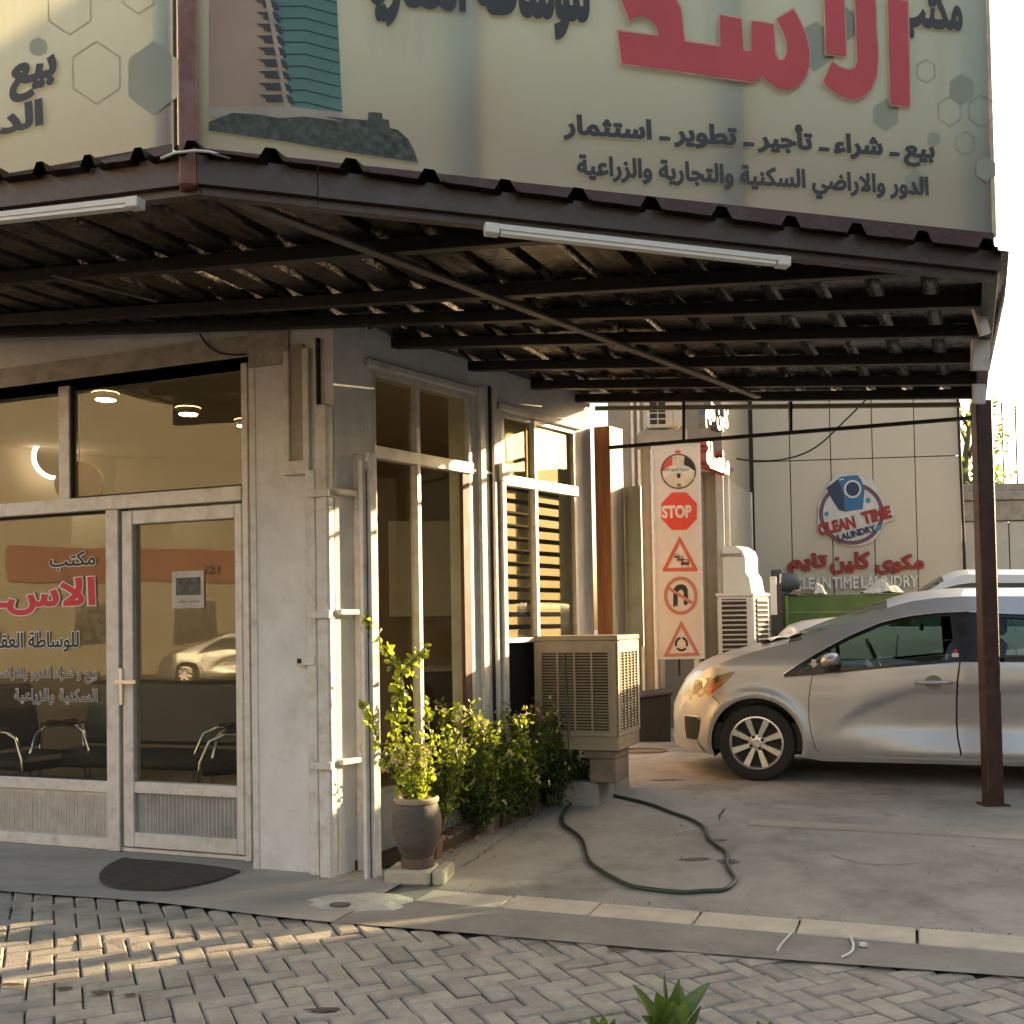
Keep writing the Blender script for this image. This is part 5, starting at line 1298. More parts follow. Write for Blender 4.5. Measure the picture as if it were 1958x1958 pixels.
m = MB(); m.obox(o - uL * .015 - uR * .015 + UPZ * (H_ - .035), uL * (CWd + .03), uR * (CDp + .03), UPZ * .035, .006); m.build('lid', cool_m, cool)
m = MB(); m.obox(o - uL * .004 - uR * .004, uL * (CWd + .008), uR * (CDp + .008), UPZ * .10, .005); m.build('tray', cool_m, cool)
def cface(o_, u, n, Wd, bars, name):
    b = .050; m = MB()
    for (a, w_, z0, h) in ((0, b, .10, H_ - .14), (Wd - b, b, .10, H_ - .14)): m.obox(o_ + u * a + UPZ * z0, u * w_, n * .012, UPZ * h)
    m.obox(o_ + u * b + UPZ * (H_ - .12), u * (Wd - 2 * b), n * .012, UPZ * .084); m.obox(o_ + u * b + UPZ * .10, u * (Wd - 2 * b), n * .012, UPZ * .03)
    fr = m.build(name, cool_m, cool); z0, z1 = .13, H_ - .12; m = MB()
    for k in range(bars + 1):
        a = b + (Wd - 2 * b) * k / bars; m.obox(o_ + u * (a - .007) + UPZ * z0 + n * .000, u * .014, n * .016, UPZ * (z1 - z0))
    m.build('grille_bar', cool_m, fr); m = MB(); ns_ = 27
    for k in range(ns_):
        z = z0 + (z1 - z0) * (k + .5) / ns_; m.obox(o_ + u * b + UPZ * (z - .003) + n * .001, u * (Wd - 2 * b), n * .010 + UPZ * -.006, UPZ * .004)
    m.build('louvres', cool_m, fr, kind='stuff')
cface(o, uL, -uR, CWd, 4, 'front_panel'); cface(o, uR, -uL, CDp, 5, 'side_panel')
m = MB(); m.obox(o + uR * .05 + uL * .02 + UPZ * 0, uL * .2, uR * .35, UPZ * -.05); 
blk2 = thing('cooler_blocks', 'stacked concrete blocks carrying the metal cooler', 'block', tuple(o + Vector((0, 0, -.2))))
for (a, b_, z0, h, w_) in ((.02, .02, -.06, .06, .24), (.03, .03, zc0 * -1 + .30, zc0 - .36, .19), (.40, .05, zc0 * -1 + .30, zc0 - .30, .15)):
    m = MB(); m.obox(o + uL * a + uR * b_ + UPZ * z0, uL * w_, uR * .32, UPZ * h, .008); m.build('block', M('brown_block', (.22, .17, .12), .9, var=.25, bump=.6), blk2)
m = MB(); pl0 = o + uL * -.05 - uR * .06; pl0 = o + uL * .16 + uR * .03; m.obox(Vector((pl0.x, pl0.y, .10)), uL * (CWd - .2), uR * .45, (0, 0, .198), .02); tag(m.build('cooler_plinth', concrete), 'low concrete plinth under the metal cooler and its blocks', 'plinth')
# green hose: up over the cooler and in a loop on the floor
hp = []
for (x, y) in ((578, 330), (582, 420), (590, 560), (600, 720), (606, 860), (614, 960)): hp.append(on_Y(900 + x * .3106, 1150 + y * .3106, 7.17 - (y - 330) * .0003))
for (x, y) in ((626, 1050), (640, 1110), (639, 1170), (628, 1240), (592, 1290), (566, 1340), (585, 1388), (645, 1435), (692, 1495), (720, 1590), (772, 1650), (860, 1705), (980, 1760), (1120, 1790), (1300, 1806), (1450, 1800), (1560, 1784), (1624, 1752), (1633, 1715), (1605, 1680), (1578, 1630), (1572, 1560), (1512, 1515), (1462, 1460), (1435, 1400), (1352, 1350), (1250, 1310), (1130, 1268), (1000, 1228), (860, 1198), (740, 1172), (668, 1142), (650, 1120)):
    p = on_floor(900 + x * .3106 + 1.6 * math.sin(x * .9), 1150 + y * .3106 + 1.4 * math.cos(y * 1.3)); hp.append(p + Vector((0, 0, .012)))
def cat(pts, n=5):
    out = []
    for i in range(len(pts) - 1):
        p0, p1, p2, p3 = pts[max(i - 1, 0)], pts[i], pts[i + 1], pts[min(i + 2, len(pts) - 1)]
        for k in range(n):
            t = k / n; out.append(.5 * ((2 * p1) + (p2 - p0) * t + (2 * p0 - 5 * p1 + 4 * p2 - p3) * t * t + (3 * p1 - p0 - 3 * p2 + p3) * t ** 3))
    return out + [pts[-1]]
m = MB(); m.tube(cat(hp), .0115, 8); tag(m.build('garden_hose', M('green_hose', (.035, .055, .032), .5, var=.3, scale=20, bump=.1, dirt=(.10, .09, .07), dirt_amt=.5), smooth=True), 'dark green garden hose looped on the concrete floor from the cooler', 'hose')
st = M('wet_stain', (.13, .11, .09), .8, var=.3, scale=10, bump=.3)
for (x, y, rx, ry, s_) in ((1370, 1607, .07, .035, 1), (1392, 1648, .06, .05, 2), (1330, 1643, .10, .03, 3), (1275, 1492, .14, .05, 4)):
    r_ = random.Random(s_); p = on_floor(x, y) + Vector((0, 0, .0035)); n = 20
    def fz_(q): return Vector((q.x, q.y, floor_z(q.x, q.y) + .0035))
    pts = [fz_(p + Vector((math.cos(6.283 * i / n) * rx, math.sin(6.283 * i / n) * ry, 0)) * 1) if False else fz_(p + Vector((math.cos(6.283 * i / n) * rx * r_.uniform(.6, 1.2), math.sin(6.283 * i / n) * ry * r_.uniform(.6, 1.2), 0))) for i in range(n)]
    m = MB(); m.add(pts + [fz_(p)], [(i, (i + 1) % n, n) for i in range(n)]); m.build('floor_stain', st, kind='structure')
# door mat
mt_ = thing('door_mat', 'dark half-round door mat on the apron in front of the glass door', 'mat', tuple(on_z(330, 1660, .02)))
pts = [on_z(x, y, .030) for x, y in ((252, 1642), (236, 1640), (205, 1655), (190, 1672), (196, 1686), (225, 1695), (275, 1698), (325, 1698), (375, 1690), (420, 1680), (452, 1668), (456, 1664), (400, 1655), (330, 1648))]
pts = cat(pts + [pts[0]], 4)[:-1]; m = MB(); m.prism([p - Vector((0, 0, .012)) for p in pts], (0, 0, .014)); m.build('pad', M('mat_fibre', (.075, .060, .048), .95, var=.35, scale=25, bump=.9, bscale=180), mt_)

# ================================================================= BEYOND THE CORNER
# timber post at the end of the side wall, metal strip and grey wall behind
tp = RT.w(rE + .02, 0, .02); m = MB(); bp_ = thing('timber_post', 'orange-brown timber post with a sunlit face at the end of the side wall', 'post', (tp.x, tp.y, .1))
wood = M('orange_wood', (.36, .14, .05), .7, var=.35, scale=4, bump=.3, stretch=(8, 8, .6), dirt=(.18, .08, .04), dirt_amt=.5)
gy = G * .115; m.prism([Vector((tp.x, tp.y, .1)), Vector((tp.x, tp.y, .1)) + gy, Vector((tp.x, tp.y, .1)) + gy + RT.d * .19, Vector((tp.x, tp.y, .1)) + RT.d * .19], (0, 0, 2.82)); m.build('post_body', wood, bp_)
m = MB(); q = Vector((tp.x, tp.y, .1)) + gy - RT.d * .0; m.prism([q + G * .003, q + G * .010, q + G * .010 + RT.d * .19, q + G * .003 + RT.d * .19], (0, 0, 2.82)); m.build('pale_board', M('pale_wood', (.50, .42, .28), .6, var=.15, scale=3, bump=.2, stretch=(6, 6, .5)), bp_)  # lighter strip paints the sunlight onto the post's right face
q = q + RT.d * .20 + G * .01; q.z = 1.22; m = MB(); m.prism([q, q + RT.d * .012, q + RT.d * .012 + G * .13, q + G * .13], (0, 0, 1.25)); tag(m.build('steel_sheet', M('grey_green_sheet', (.30, .31, .25), .45, .4, var=.3, scale=5, bump=.3, dirt=(.12, .10, .07), dirt_amt=.7)), 'worn grey-green steel sheet behind the timber post', 'metal sheet')
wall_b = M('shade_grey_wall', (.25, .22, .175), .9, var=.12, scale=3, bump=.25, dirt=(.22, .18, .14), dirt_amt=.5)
# annex wall behind the traffic board
AN = VP((1.05, 9.4), (1, .62)); 
nb_ = thing('annex_building', 'grey-brown annex behind the traffic sign board', 'building', (1.1, 10, .1))
AW = VP((on_Y(1170, 1200, 11.9).x, 11.9), (G.x, G.y))
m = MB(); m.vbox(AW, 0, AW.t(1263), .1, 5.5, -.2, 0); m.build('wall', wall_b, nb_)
m = MB()
for x_ in (1216, 1228, 1252): m.vbox(AW, AW.t(x_), AW.t(x_) + .03, .1, 4.2, 0, .05, .004)
m.build('pipe', pipe_m, nb_)
BWp = VP((on_Y(1262, 1200, 12.6).x, 12.6), (1, -.04))
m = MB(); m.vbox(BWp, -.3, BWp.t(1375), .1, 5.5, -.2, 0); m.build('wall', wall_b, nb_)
m = MB(); m.vbox(BWp, BWp.t(1373), BWp.t(1387), .1, BWp.z(1380, 905), -.05, .12, .01); m.build('white_pillar', M('white_pillar', (.44, .43, .39), .7, dirt=(.4, .38, .33)), nb_)
m = MB(); m.vbox(BWp, BWp.t(1345), BWp.t(1350), .1, BWp.z(1380, 905), .0, .04); m.vbox(BWp, BWp.t(1340), BWp.t(1405), BWp.z(1380, 905), BWp.z(1380, 898), -.05, .14); m.build('cornice', wall_b, nb_)
# laundry: panelled wall
LP = VP((on_Y(1440, 1200, 15.2).x, 15.2), (1, -.1))
lau = thing('laundry_building', 'laundry building clad in large beige panels with dark joints', 'building', tuple(LP.w(0, .14)))
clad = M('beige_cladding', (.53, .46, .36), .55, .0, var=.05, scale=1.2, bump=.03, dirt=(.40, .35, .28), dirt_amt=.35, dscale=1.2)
joint = M('dark_joint', (.05, .03, .02), .8, bump=0)
L_r = LP.t(1838)
m = MB(); m.vbox(LP, 0, L_r, .1, 6.4, -.3, -.03); m.build('wall', joint, lau)
zs = [.14, 1.25, LP.z(1640, 877), LP.z(1640, 877) + 2.4]
xs = [LP.t(x, 900) for x in (1440, 1511, 1589, 1669, 1750, 1837)]
for i in range(5):
    for j in range(3):
        m = MB(); m.vbox(LP, xs[i] + .007, xs[i + 1] - .007, zs[j] + .007, zs[j + 1] - .007, -.03, random.Random(i * 7 + j).uniform(-.002, .002), .003); m.build('cladding_panel', clad, lau)
# return wall to the left, recessed door bay
LS = VP((LP.w(0, 0).x - .52, 13.6), (.50, 1.65))
rw = LP.w(0, 0); m = MB(); dws = VP((on_Y(1388, 1200, 13.2).x, 13.2), (rw.x - on_Y(1388, 1200, 13.2).x, rw.y - 13.2))
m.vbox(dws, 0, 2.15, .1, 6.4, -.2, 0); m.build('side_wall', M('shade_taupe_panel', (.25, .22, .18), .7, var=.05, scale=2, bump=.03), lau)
ld = (rw - Vector((on_Y(1388, 1200, 13.2).x, 13.2, 0))).length
m = MB(); m.vbox(dws, .15, ld - .25, .14, dws.z(1400, 925), 0, .04, .005); m.build('side_door', M('olive_door', (.27, .26, .22), .6, bump=.05), lau)
for (ja, jb) in ((.08, .15), (ld - .25, ld - .18)): m = MB(); m.vbox(dws, ja, jb, .14, dws.z(1400, 922), 0, .06, .005); m.build('door_jamb', pipe_m, lau)
# raised red letters and dark letters on the return wall
LT = VP((on_Y(1340, 1200, 11.6).x, 11.6), (on_Y(1387, 1200, 12.4).x - on_Y(1340, 1200, 11.6).x, .8))
ltr = thing('letter_sign', 'row of raised red letters seen edge-on high on the annex wall', 'sign', tuple(LT.w(.3, 3.3)))
m = MB(); decal(m, LT, fit(text2d('مغسلة', .05), .02, .90, LT.z(1350, 900), LT.z(1350, 848)), .10, .09); m.build('red_letters', M('red_letter', (.24, .03, .03), .4, bump=0), ltr)
ltr2 = thing('letter_sign', 'row of dark blue letters above the red ones, just under the canopy', 'sign', tuple(LT.w(.3, 3.8)))
m = MB(); decal(m, LT, fit(text2d('كلين تايم', .05), .02, .90, LT.z(1350, 828), LT.z(1350, 770)), .10, .09); m.build('dark_letters', M('slate_letter', (.06, .07, .09), .4, bump=0), ltr2)
# air conditioner box with round-cornered grille
ac = thing('air_conditioner', 'beige outdoor air conditioner with a gridded opening high behind the hanging frame', 'air conditioner', tuple(on_Y(1280, 800, 11.2)))
AC = VP((on_Y(1246, 1200, 11.2).x, 11.2), (1, .0)); a0, a1 = 0, AC.t(1310); 
m = MB(); m.vbox(AC, a0, a1, AC.z(1270, 818), AC.z(1270, 745), -.35, 0, .02); m.vbox(AC, AC.t(1296), a1 + .02, AC.z(1270, 815), AC.z(1270, 740), .0, .06, .01); m.build('casing', M('beige_casing', (.48, .43, .34), .6, dirt=(.3, .25, .18)), ac)
for i in range(2):
    for j in range(4): 
        m = MB(); m.vbox(AC, AC.t(1251) + i * .09, AC.t(1251) + i * .09 + .078, AC.z(1270, 811) + j * .065, AC.z(1270, 811) + j * .065 + .050, .0, .004, .002); m.build('grille_hole', dark_gap, ac)
m = MB(); m.vbox(AC, a0 - .08, a1 + .06, AC.z(1270, 850), AC.z(1270, 822), -.3, .02, .005); m.build('shelf', wall_b, ac)
# ---- traffic sign board
TB = VP((on_Y(1258, 1200, 10.9).x, 10.9), (1, -.06))
tb = thing('traffic_sign_board', 'tall pale sign board with five road signs and a STOP octagon', 'sign board', tuple(TB.w(.25, .14)))
bt0, bt1 = TB.t(1256), TB.t(1344); bz0, bz1 = TB.z(1300, 1258), TB.z(1300, 851)
face = M('board_face', (.66, .56, .45), .6, var=.06, scale=3, bump=.05, dirt=(.5, .42, .32), dirt_amt=.4)
m = MB(); m.vbox(TB, bt0, bt1, bz0, bz1, -.10, 0, .004); m.build('panel', face, tb)
m = MB(); m.vbox(TB, bt0 - .012, bt0 + .006, bz0 - .01, bz1 + .01, -.10, .006); m.vbox(TB, bt1 - .006, bt1 + .012, bz0 - .01, bz1 + .01, -.10, .006); m.vbox(TB, bt0, bt1, bz1, bz1 + .012, -.1, .006); m.vbox(TB, bt0, bt1, bz0 - .012, bz0, -.1, .006); m.build('frame', pipe_m, tb)
m = MB(); m.vbox(TB, TB.t(1327), TB.t(1336), .14, bz0, -.06, -.02); m.build('leg', white_pl, tb)
m = MB(); m.vbox(TB, TB.t(1343), TB.t(1346), .14, bz0, -.08, -.05); m.vbox(TB, TB.t(1296), TB.t(1300), TB.z(1298, 1292), bz0, -.05, -.03); m.build('cable', dark_gap, tb)
tr_red = M('sign_red', (.62, .075, .04), .5, var=.08, scale=6, bump=0); tr_fade = M('sign_red_faded', (.48, .17, .12), .6, var=.12, scale=8, bump=0); tr_blk = M('sign_black', (.025, .018, .015), .6, bump=0); tr_w = M('sign_white', (.68, .58, .46), .6, bump=0); tr_y = M('sign_pale_yellow', (.64, .52, .34), .6, bump=0)
def TZ(pts, ox, oy, s_): return [Vector(TB.at(ox + x * s_, oy + y * s_)) for x, y in pts]
def T1(pts): return TZ(pts, 1200, 700, .1553)     # zoom used for measuring the upper signs
def T2(pts): return TZ(pts, 1230, 980, .1812)
def tsign(name, loops, mat, off, parent=tb):
    loops = [l if (area(l) > 0) == (i == 0) else l[::-1] for i, l in enumerate(loops)]; m = MB(); decal(m, TB, loops, off); return m.build(name, mat, parent)
cir = lambda cx, cy, r, n=36: [(cx + r * math.cos(6.2832 * i / n), cy + r * math.sin(6.2832 * i / n)) for i in range(n)]
tsign('emblem_ring', [T1(cir(625, 1297, 218))], M('emblem_brown', (.13, .05, .03), .6, bump=0), .003); tsign('emblem_disc', [T1(cir(625, 1297, 200))], tr_y, .0045)
def arcp(cx, cy, r, a0, a1, n=12): return [(cx + r * math.cos(R_(a0 + (a1 - a0) * i / n)), cy + r * math.sin(R_(a0 + (a1 - a0) * i / n))) for i in range(n + 1)]
tsign('emblem_red', [T1(arcp(625, 1297, 200, 180, 248) + [(552, 1215), (440, 1280)])], tr_red, .006); tsign('emblem_black', [T1(arcp(625, 1297, 200, 292, 360) + [(812, 1280), (692, 1215)])], tr_blk, .006)
tsign('emblem_band', [T1([(430, 1300), (500, 1240), (625, 1208), (750, 1240), (820, 1300), (815, 1395), (740, 1340), (625, 1318), (510, 1340), (440, 1395)])], tr_w, .0075)
tsign('emblem_crown', [T1([(582, 1070), (585, 1035), (600, 1050), (615, 1025), (632, 1050), (650, 1035), (652, 1070)])], tr_red, .006)
tsign('emblem_post', [T1([(605, 1325), (650, 1325), (648, 1370), (628, 1385), (608, 1370)]), ][:1], tr_blk, .009); tsign('emblem_post', [T1([(612, 1445), (650, 1445), (660, 1490), (605, 1490)])], M('emblem_grey', (.2, .16, .12), .6, bump=0), .009)
lettering('lettering', tb, TB, 'مديرية المرور العامة', (TB.t(1200 + 460 * .1553), TB.t(1200 + 795 * .1553), TB.z(1297, 700 + 1300 * .1553), TB.z(1297, 700 + 1245 * .1553)), tr_blk, .009, .01)
lettering('lettering', tb, TB, 'نادي', (TB.t(1200 + 600 * .1553), TB.t(1200 + 650 * .1553), TB.z(1297, 700 + 1145 * .1553), TB.z(1297, 700 + 1115 * .1553)), tr_blk, .009, .01)
octo = [(545, 1552), (720, 1552), (857, 1690), (857, 1900), (750, 2080 - 32), (545, 2048), (425, 1925), (420, 1690)]
oc = [Vector(TB.at(1231 + 0 + 67.5 + 34.6 * 1.0 * math.cos(R_(22.5 + 45 * i)) * 1.06, 977.5 + 36.5 * math.sin(R_(22.5 + 45 * i)) * 1.06)) for i in range(8)]
tsign('stop_octagon', [oc], M('stop_red', (.66, .055, .02), .5, var=.04, scale=6, bump=0), .004)
lettering('lettering', tb, TB, 'STOP', (TB.t(1200 + 452 * .1553), TB.t(1200 + 820 * .1553), TB.z(1298, 700 + 1872 * .1553), TB.z(1298, 700 + 1712 * .1553)), tr_w, .0055, .045)
tri1 = [(382, 248), (574, 600), (570, 620), (205, 622), (204, 600)]; tsign('warning_triangle', [T2(tri1), T2([(385, 320), (520, 578), (258, 585)])], M('warning_red', (.58, .10, .05), .5, bump=0), .004)
for (x, y, s_) in ((440, 530, 1), (392, 490, .8), (355, 463, .62)):
    w_ = 44 * s_; tsign('queue_car', [T2([(x - w_, y - 5 * s_), (x - w_ * .7, y - 36 * s_), (x + w_ * .7, y - 36 * s_), (x + w_, y - 5 * s_), (x + w_, y + 24 * s_), (x + w_ * .8, y + 24 * s_), (x + w_ * .8, y + 40 * s_), (x + w_ * .6, y + 40 * s_), (x + w_ * .6, y + 24 * s_), (x - w_ * .6, y + 24 * s_), (x - w_ * .6, y + 40 * s_), (x - w_ * .8, y + 40 * s_), (x - w_ * .8, y + 24 * s_), (x - w_, y + 24 * s_)]), T2([(x - w_ * .75, y - 8 * s_), (x - w_ * .55, y - 28 * s_), (x + w_ * .55, y - 28 * s_), (x + w_ * .75, y - 8 * s_)])], M('queue_brown', (.12, .04, .025), .6, bump=0), .004 + (1 - s_) * -.001 + .001)
c1 = [(395 + 178 * math.cos(6.2832 * i / 36), 878 + 202 * math.sin(6.2832 * i / 36)) for i in range(36)]; c2 = [(395 + 142 * math.cos(6.2832 * i / 36), 878 + 165 * math.sin(6.2832 * i / 36)) for i in range(36)]
tsign('no_turn_ring', [T2(c1), T2(c2)], tr_fade, .004)
tsign('turn_arrow', [T2([(316, 990), (316, 850), (322, 805), (345, 772), (380, 758), (415, 758), (450, 775), (468, 810), (470, 880), (470, 960), (448, 985), (426, 965), (426, 850), (418, 825), (400, 812), (385, 815), (368, 835), (362, 870), (362, 995), (345, 975), (330, 998)])], tr_blk, .004)
tsign('no_turn_bar', [T2([(238, 795), (262, 775), (520, 940), (500, 968)])], tr_fade, .006)
tsign('roundabout_triangle', [T2([(400, 1138), (598, 1500), (590, 1508), (220, 1520), (215, 1512)]), T2([(400, 1210), (545, 1478), (270, 1490)])], tr_fade, .004)
for a in (0, 120, 240):
    pts = [(402 + 70 * math.cos(R_(a + t)), 1388 + 78 * math.sin(R_(a + t))) for t in range(40, 141, 20)] + [(402 + 48 * math.cos(R_(a + t)), 1388 + 54 * math.sin(R_(a + t))) for t in range(140, 39, -20)]
    tsign('roundabout_arc', [T2(pts)], tr_blk, .004)
# black covered bin beside it
bn = on_floor(1250, 1416); bt2 = thing('covered_bin', 'black sheet-covered box between the metal cooler and the silver car', 'bin', tuple(bn))
m = MB(); m.add([bn + Vector(v) for v in ((-.17, -.12, 0), (.16, -.14, 0), (.16, .16, 0), (-.17, .16, 0), (-.19, -.14, .46), (.17, -.16, .50), (.17, .18, .52), (-.19, .18, .47))], [(0, 3, 2, 1), (4, 5, 6, 7), (0, 1, 5, 4), (1, 2, 6, 5), (2, 3, 7, 6), (3, 0, 4, 7)]); m.build('box', M('black_sheet', (.022, .018, .016), .6, var=.3, bump=.8, bscale=12), bt2)
m = MB(); m.obox(bn + Vector((-.20, -.18, .455)), (.39, -.02, .045), (0, .38, .02), (0, 0, .035), .012); m.build('cover', M('black_sheet_top', (.035, .028, .024), .7, bump=.6), bt2)
rg_ = on_floor(1228, 1437); m = MB(); m.tube([rg_ + Vector((math.cos(i * .2618) * .24, math.sin(i * .2618) * .17, .012)) for i in range(25)], .010, 6); m.lathe(rg_ + Vector((0, 0, .002)), [(0, .006), (.2, .004), (.22, 0)], 24); tag(m.build('pan_lid', M('dull_lid', (.25, .20, .14), .6, .3)), 'round flat metal lid lying on the floor under the car nose', 'lid')
# ---- tall plastic cooler by the pillar
KP = VP((on_Y(1384, 1200, 12.3).x, 12.3), (1, -.12)); kz = lambda y: KP.z(1430, y); k0, k1, k2 = KP.t(1388), KP.t(1440), KP.t(1478)
kc = thing('portable_cooler', 'tall white plastic air cooler with a curved hood beside the white pillar', 'cooler', tuple(KP.w(.3, .2)))
kw = M('cooler_white', (.62, .60, .53), .5, var=.06, scale=5, bump=.05, dirt=(.45, .4, .3), dirt_amt=.3)
cor = KP.w(k1, 0, .05); e1 = KP.d * -.42; e2 = (Vector((.27, .32, 0))); zb_, zt_ = .25, kz(1140)
m = MB(); m.obox(Vector((cor.x, cor.y, zb_)), e1, e2, (0, 0, zt_ - zb_), .02); m.obox(Vector((cor.x, cor.y, zt_)) - e1 * .02 - e2 * .02, e1 * 1.04, e2 * 1.04, (0, 0, .04), .008); m.build('body', kw, kc)
m = MB(); 
for k in range(24):
    z = zb_ + .08 + (zt_ - zb_ - .14) * k / 23; m.obox(Vector((cor.x, cor.y, z)) + e1 * .18 + Vector((-.0, -.010, 0)), e1 * .68, Vector((0, .012, 0)), (0, 0, .018)); m.obox(Vector((cor.x, cor.y, z)) + e2 * .18 + Vector((.008, -.008, 0)), e2 * .70, Vector((.008, -.006, 0)), (0, 0, .018))
m.build('louvres', M('cooler_slat', (.5, .47, .40), .5), kc, kind='stuff')
m = MB(); m.obox(Vector((cor.x, cor.y, zb_ + .05)) + e1 * .18 + Vector((0, -.004, 0)), e1 * .68, Vector((0, .003, 0)), (0, 0, zt_ - zb_ - .08)); m.obox(Vector((cor.x, cor.y, zb_ + .05)) + e2 * .18 + Vector((.003, -.003, 0)), e2 * .70, Vector((.002, -.002, 0)), (0, 0, zt_ - zb_ - .08)); m.build('dark_pad', cool_d, kc)
hpf = [(-.33, 0), (0, 0), (-.03, .18), (-.07, .24), (-.07, .42), (-.10, .50), (-.18, .555), (-.33, .56)]
m = MB(); b_ = Vector((cor.x, cor.y, zt_ + .04)) + e1 * .10 + e2 * .18; m.prism([b_ - KP.d * -x * 1.0 + UPZ * z for x, z in hpf], e2 * .75); m.build('hood', kw, kc)
KH = VP((b_.x - .33 * KP.d.x, b_.y - .33 * KP.d.y), KP.d)
lettering('lettering', kc, KH, 'KENWOOD', (KH.t(1381), KH.t(1421), KH.z(1400, 1065), KH.z(1400, 1058)), tr_blk, .006, .02)
# ---- green container, motor, board, rags
GC = VP((on_Y(1503, 1200, 13.4).x, 13.4), (1, -.08)); gz1 = GC.z(1560, 1138)
gc = thing('green_container', 'green metal container standing in front of the laundry wall', 'container', tuple(GC.w(.5, .14)))
gm = M('green_container_paint', (.055, .115, .02), .55, var=.25, scale=3, bump=.2, dirt=(.10, .075, .03), dirt_amt=.7, dscale=2)
m = MB(); m.vbox(GC, 0, 2.3, .14, gz1, -.9, 0, .01); m.build('body', gm, gc); m = MB(); m.vbox(GC, .0, 2.3, GC.z(1560, 1172), GC.z(1560, 1169), 0, .012); m.vbox(GC, 0, .03, .14, gz1, .0, .02); m.build('rib', M('green_edge', (.12, .19, .05), .5), gc)
mo = thing('pump_motor', 'dark grey motor standing on the left end of the green container', 'motor', tuple(GC.w(.1, gz1))); m = MB(); q = GC.w(-.06, gz1 + .02, -.3); m.lathe(q + Vector((0, 0, .15)), [(0, -.02), (.10, -.02), (.14, .02), (.14, .22), (.11, .28), (0, .28)], 20, (1, 0, 0)); m.obox(q + Vector((.02, -.1, -.02)), (.22, 0, 0), (0, .2, 0), (0, 0, .06)); m.obox(q + Vector((-.05, -.05, .24)), (.12, 0, 0), (0, .12, 0), (0, 0, .09), .01); m.build('housing', M('motor_slate', (.05, .06, .065), .5, var=.3), mo, smooth=30)
m = MB(); q = GC.w(-.08, gz1, .05); m.tube([q + Vector((-.06, 0, -.5)), q + Vector((.02, 0, .28))], .012, 6); m.build('lever', pipe_m, mo)
m = MB(); BB = VP((on_Y(1475, 1200, 12.9).x, 12.9), (1, 0)); m.vbox(BB, 0, BB.t(1487), BB.z(1480, 1176), BB.z(1480, 1102), -.03, 0, .006); bw = m.build('white_board', white_pl); tag(bw, 'narrow white board standing between the tall plastic cooler and the green container', 'board')
m = MB(); m.vbox(BB, .02, BB.t(1490) + .05, .14, BB.z(1480, 1115), -.08, -.032); tag(m.build('machine_stand', M('stand_dark', (.05, .04, .035), .7)), 'dark stand behind the narrow white board', 'stand')
def rag(x, y, w_, h, seed, col, label):
    r_ = random.Random(seed); q = GC.w(GC.t(x), gz1 + .005, -.12); m = MB(); n1, n2 = 10, 6
    for i in range(n1):
        for j in range(n2):
            u = i / (n1 - 1) - .5; v = j / (n2 - 1) - .5; bump_ = max(0, 1 - (u * u + v * v) * 3.5); m.v.append(q + Vector((u * w_, v * .35, h * bump_ * r_.uniform(.3, 1) + .01)))
    for i in range(n1 - 1):
        for j in range(n2 - 1): a = i * n2 + j; m.f.append((a, a + n2, a + n2 + 1, a + 1)); m.mi.append(0)
    tag(m.build('rag', M('rag_' + str(seed), col, .9, var=.2, bump=.3), smooth=True), label, 'rag')
rag(1545, 1137, .50, .12, 1, (.16, .11, .07), 'brown cloth heap lying on the left end of the green container'); rag(1567, 1135, .22, .17, 2, (.55, .50, .42), 'small white rag beside the brown cloth heap'); rag(1693, 1150, .50, .22, 3, (.50, .46, .38), 'pale crumpled rag on the right end of the green container')
# ---- laundry signs
lg = thing('logo_sign', 'round laundry logo sign with a blue washing machine and red words', 'sign', tuple(LP.w(LP.t(1635), LP.z(1635, 975))))
def ZC(pts): return [Vector(LP.at(1458 + x * .207, 850 + y * .207)) for x, y in pts]
def ls(name, loops, mat, off, thick=0): loops = [l if (area(l) > 0) == (i == 0) else l[::-1] for i, l in enumerate(loops)]; m = MB(); decal(m, LP, loops, off, thick); return m.build(name, mat, lg)
lw_ = M('logo_white', (.52, .50, .47), .6, bump=0); lpur = M('logo_plum', (.13, .055, .085), .6, bump=0); lblue = M('logo_blue', (.03, .12, .26), .5, bump=0); lnavy = M('logo_navy', (.015, .03, .07), .5, bump=0); lred = M('logo_red', (.27, .022, .02), .55, bump=0); lcy = M('logo_teal', (.04, .20, .27), .5, bump=0)
ls('backing', [ZC([(505, 720), (510, 560), (580, 440), (590, 390), (680, 280), (870, 272), (920, 310), (1010, 320), (1035, 400), (1090, 480), (1125, 570), (1185, 565), (1215, 690), (1120, 730), (1090, 800), (1020, 890), (900, 940), (760, 935), (660, 890), (600, 835), (540, 845), (500, 790)])], lw_, .045, .04)
ring_o = [(815 + 300 * math.cos(R_(a)), 640 + 290 * math.sin(R_(a))) for a in range(0, 360, 8)]; ring_i = [(815 + 262 * math.cos(R_(a)), 640 + 252 * math.sin(R_(a))) for a in range(0, 360, 8)]
ls('logo_ring', [ZC(ring_o), ZC(ring_i)], lpur, .047)
ls('ring_accent', [ZC([(1040, 760), (1105, 735), (1085, 790), (1030, 810)])], lcy, .049)
ls('washing_machine_side', [ZC([(582, 405), (690, 325), (745, 470), (750, 620), (700, 610), (640, 520)])], lnavy, .049); ls('washing_machine_front', [ZC([(690, 320), (720, 300), (870, 285), (905, 330), (935, 420), (920, 600), (750, 625), (745, 470)])], lblue, .050)
e_ = lambda cx, cy, r: [(cx + r * math.cos(R_(a)), cy + r * 1.05 * math.sin(R_(a))) for a in range(0, 360, 12)]
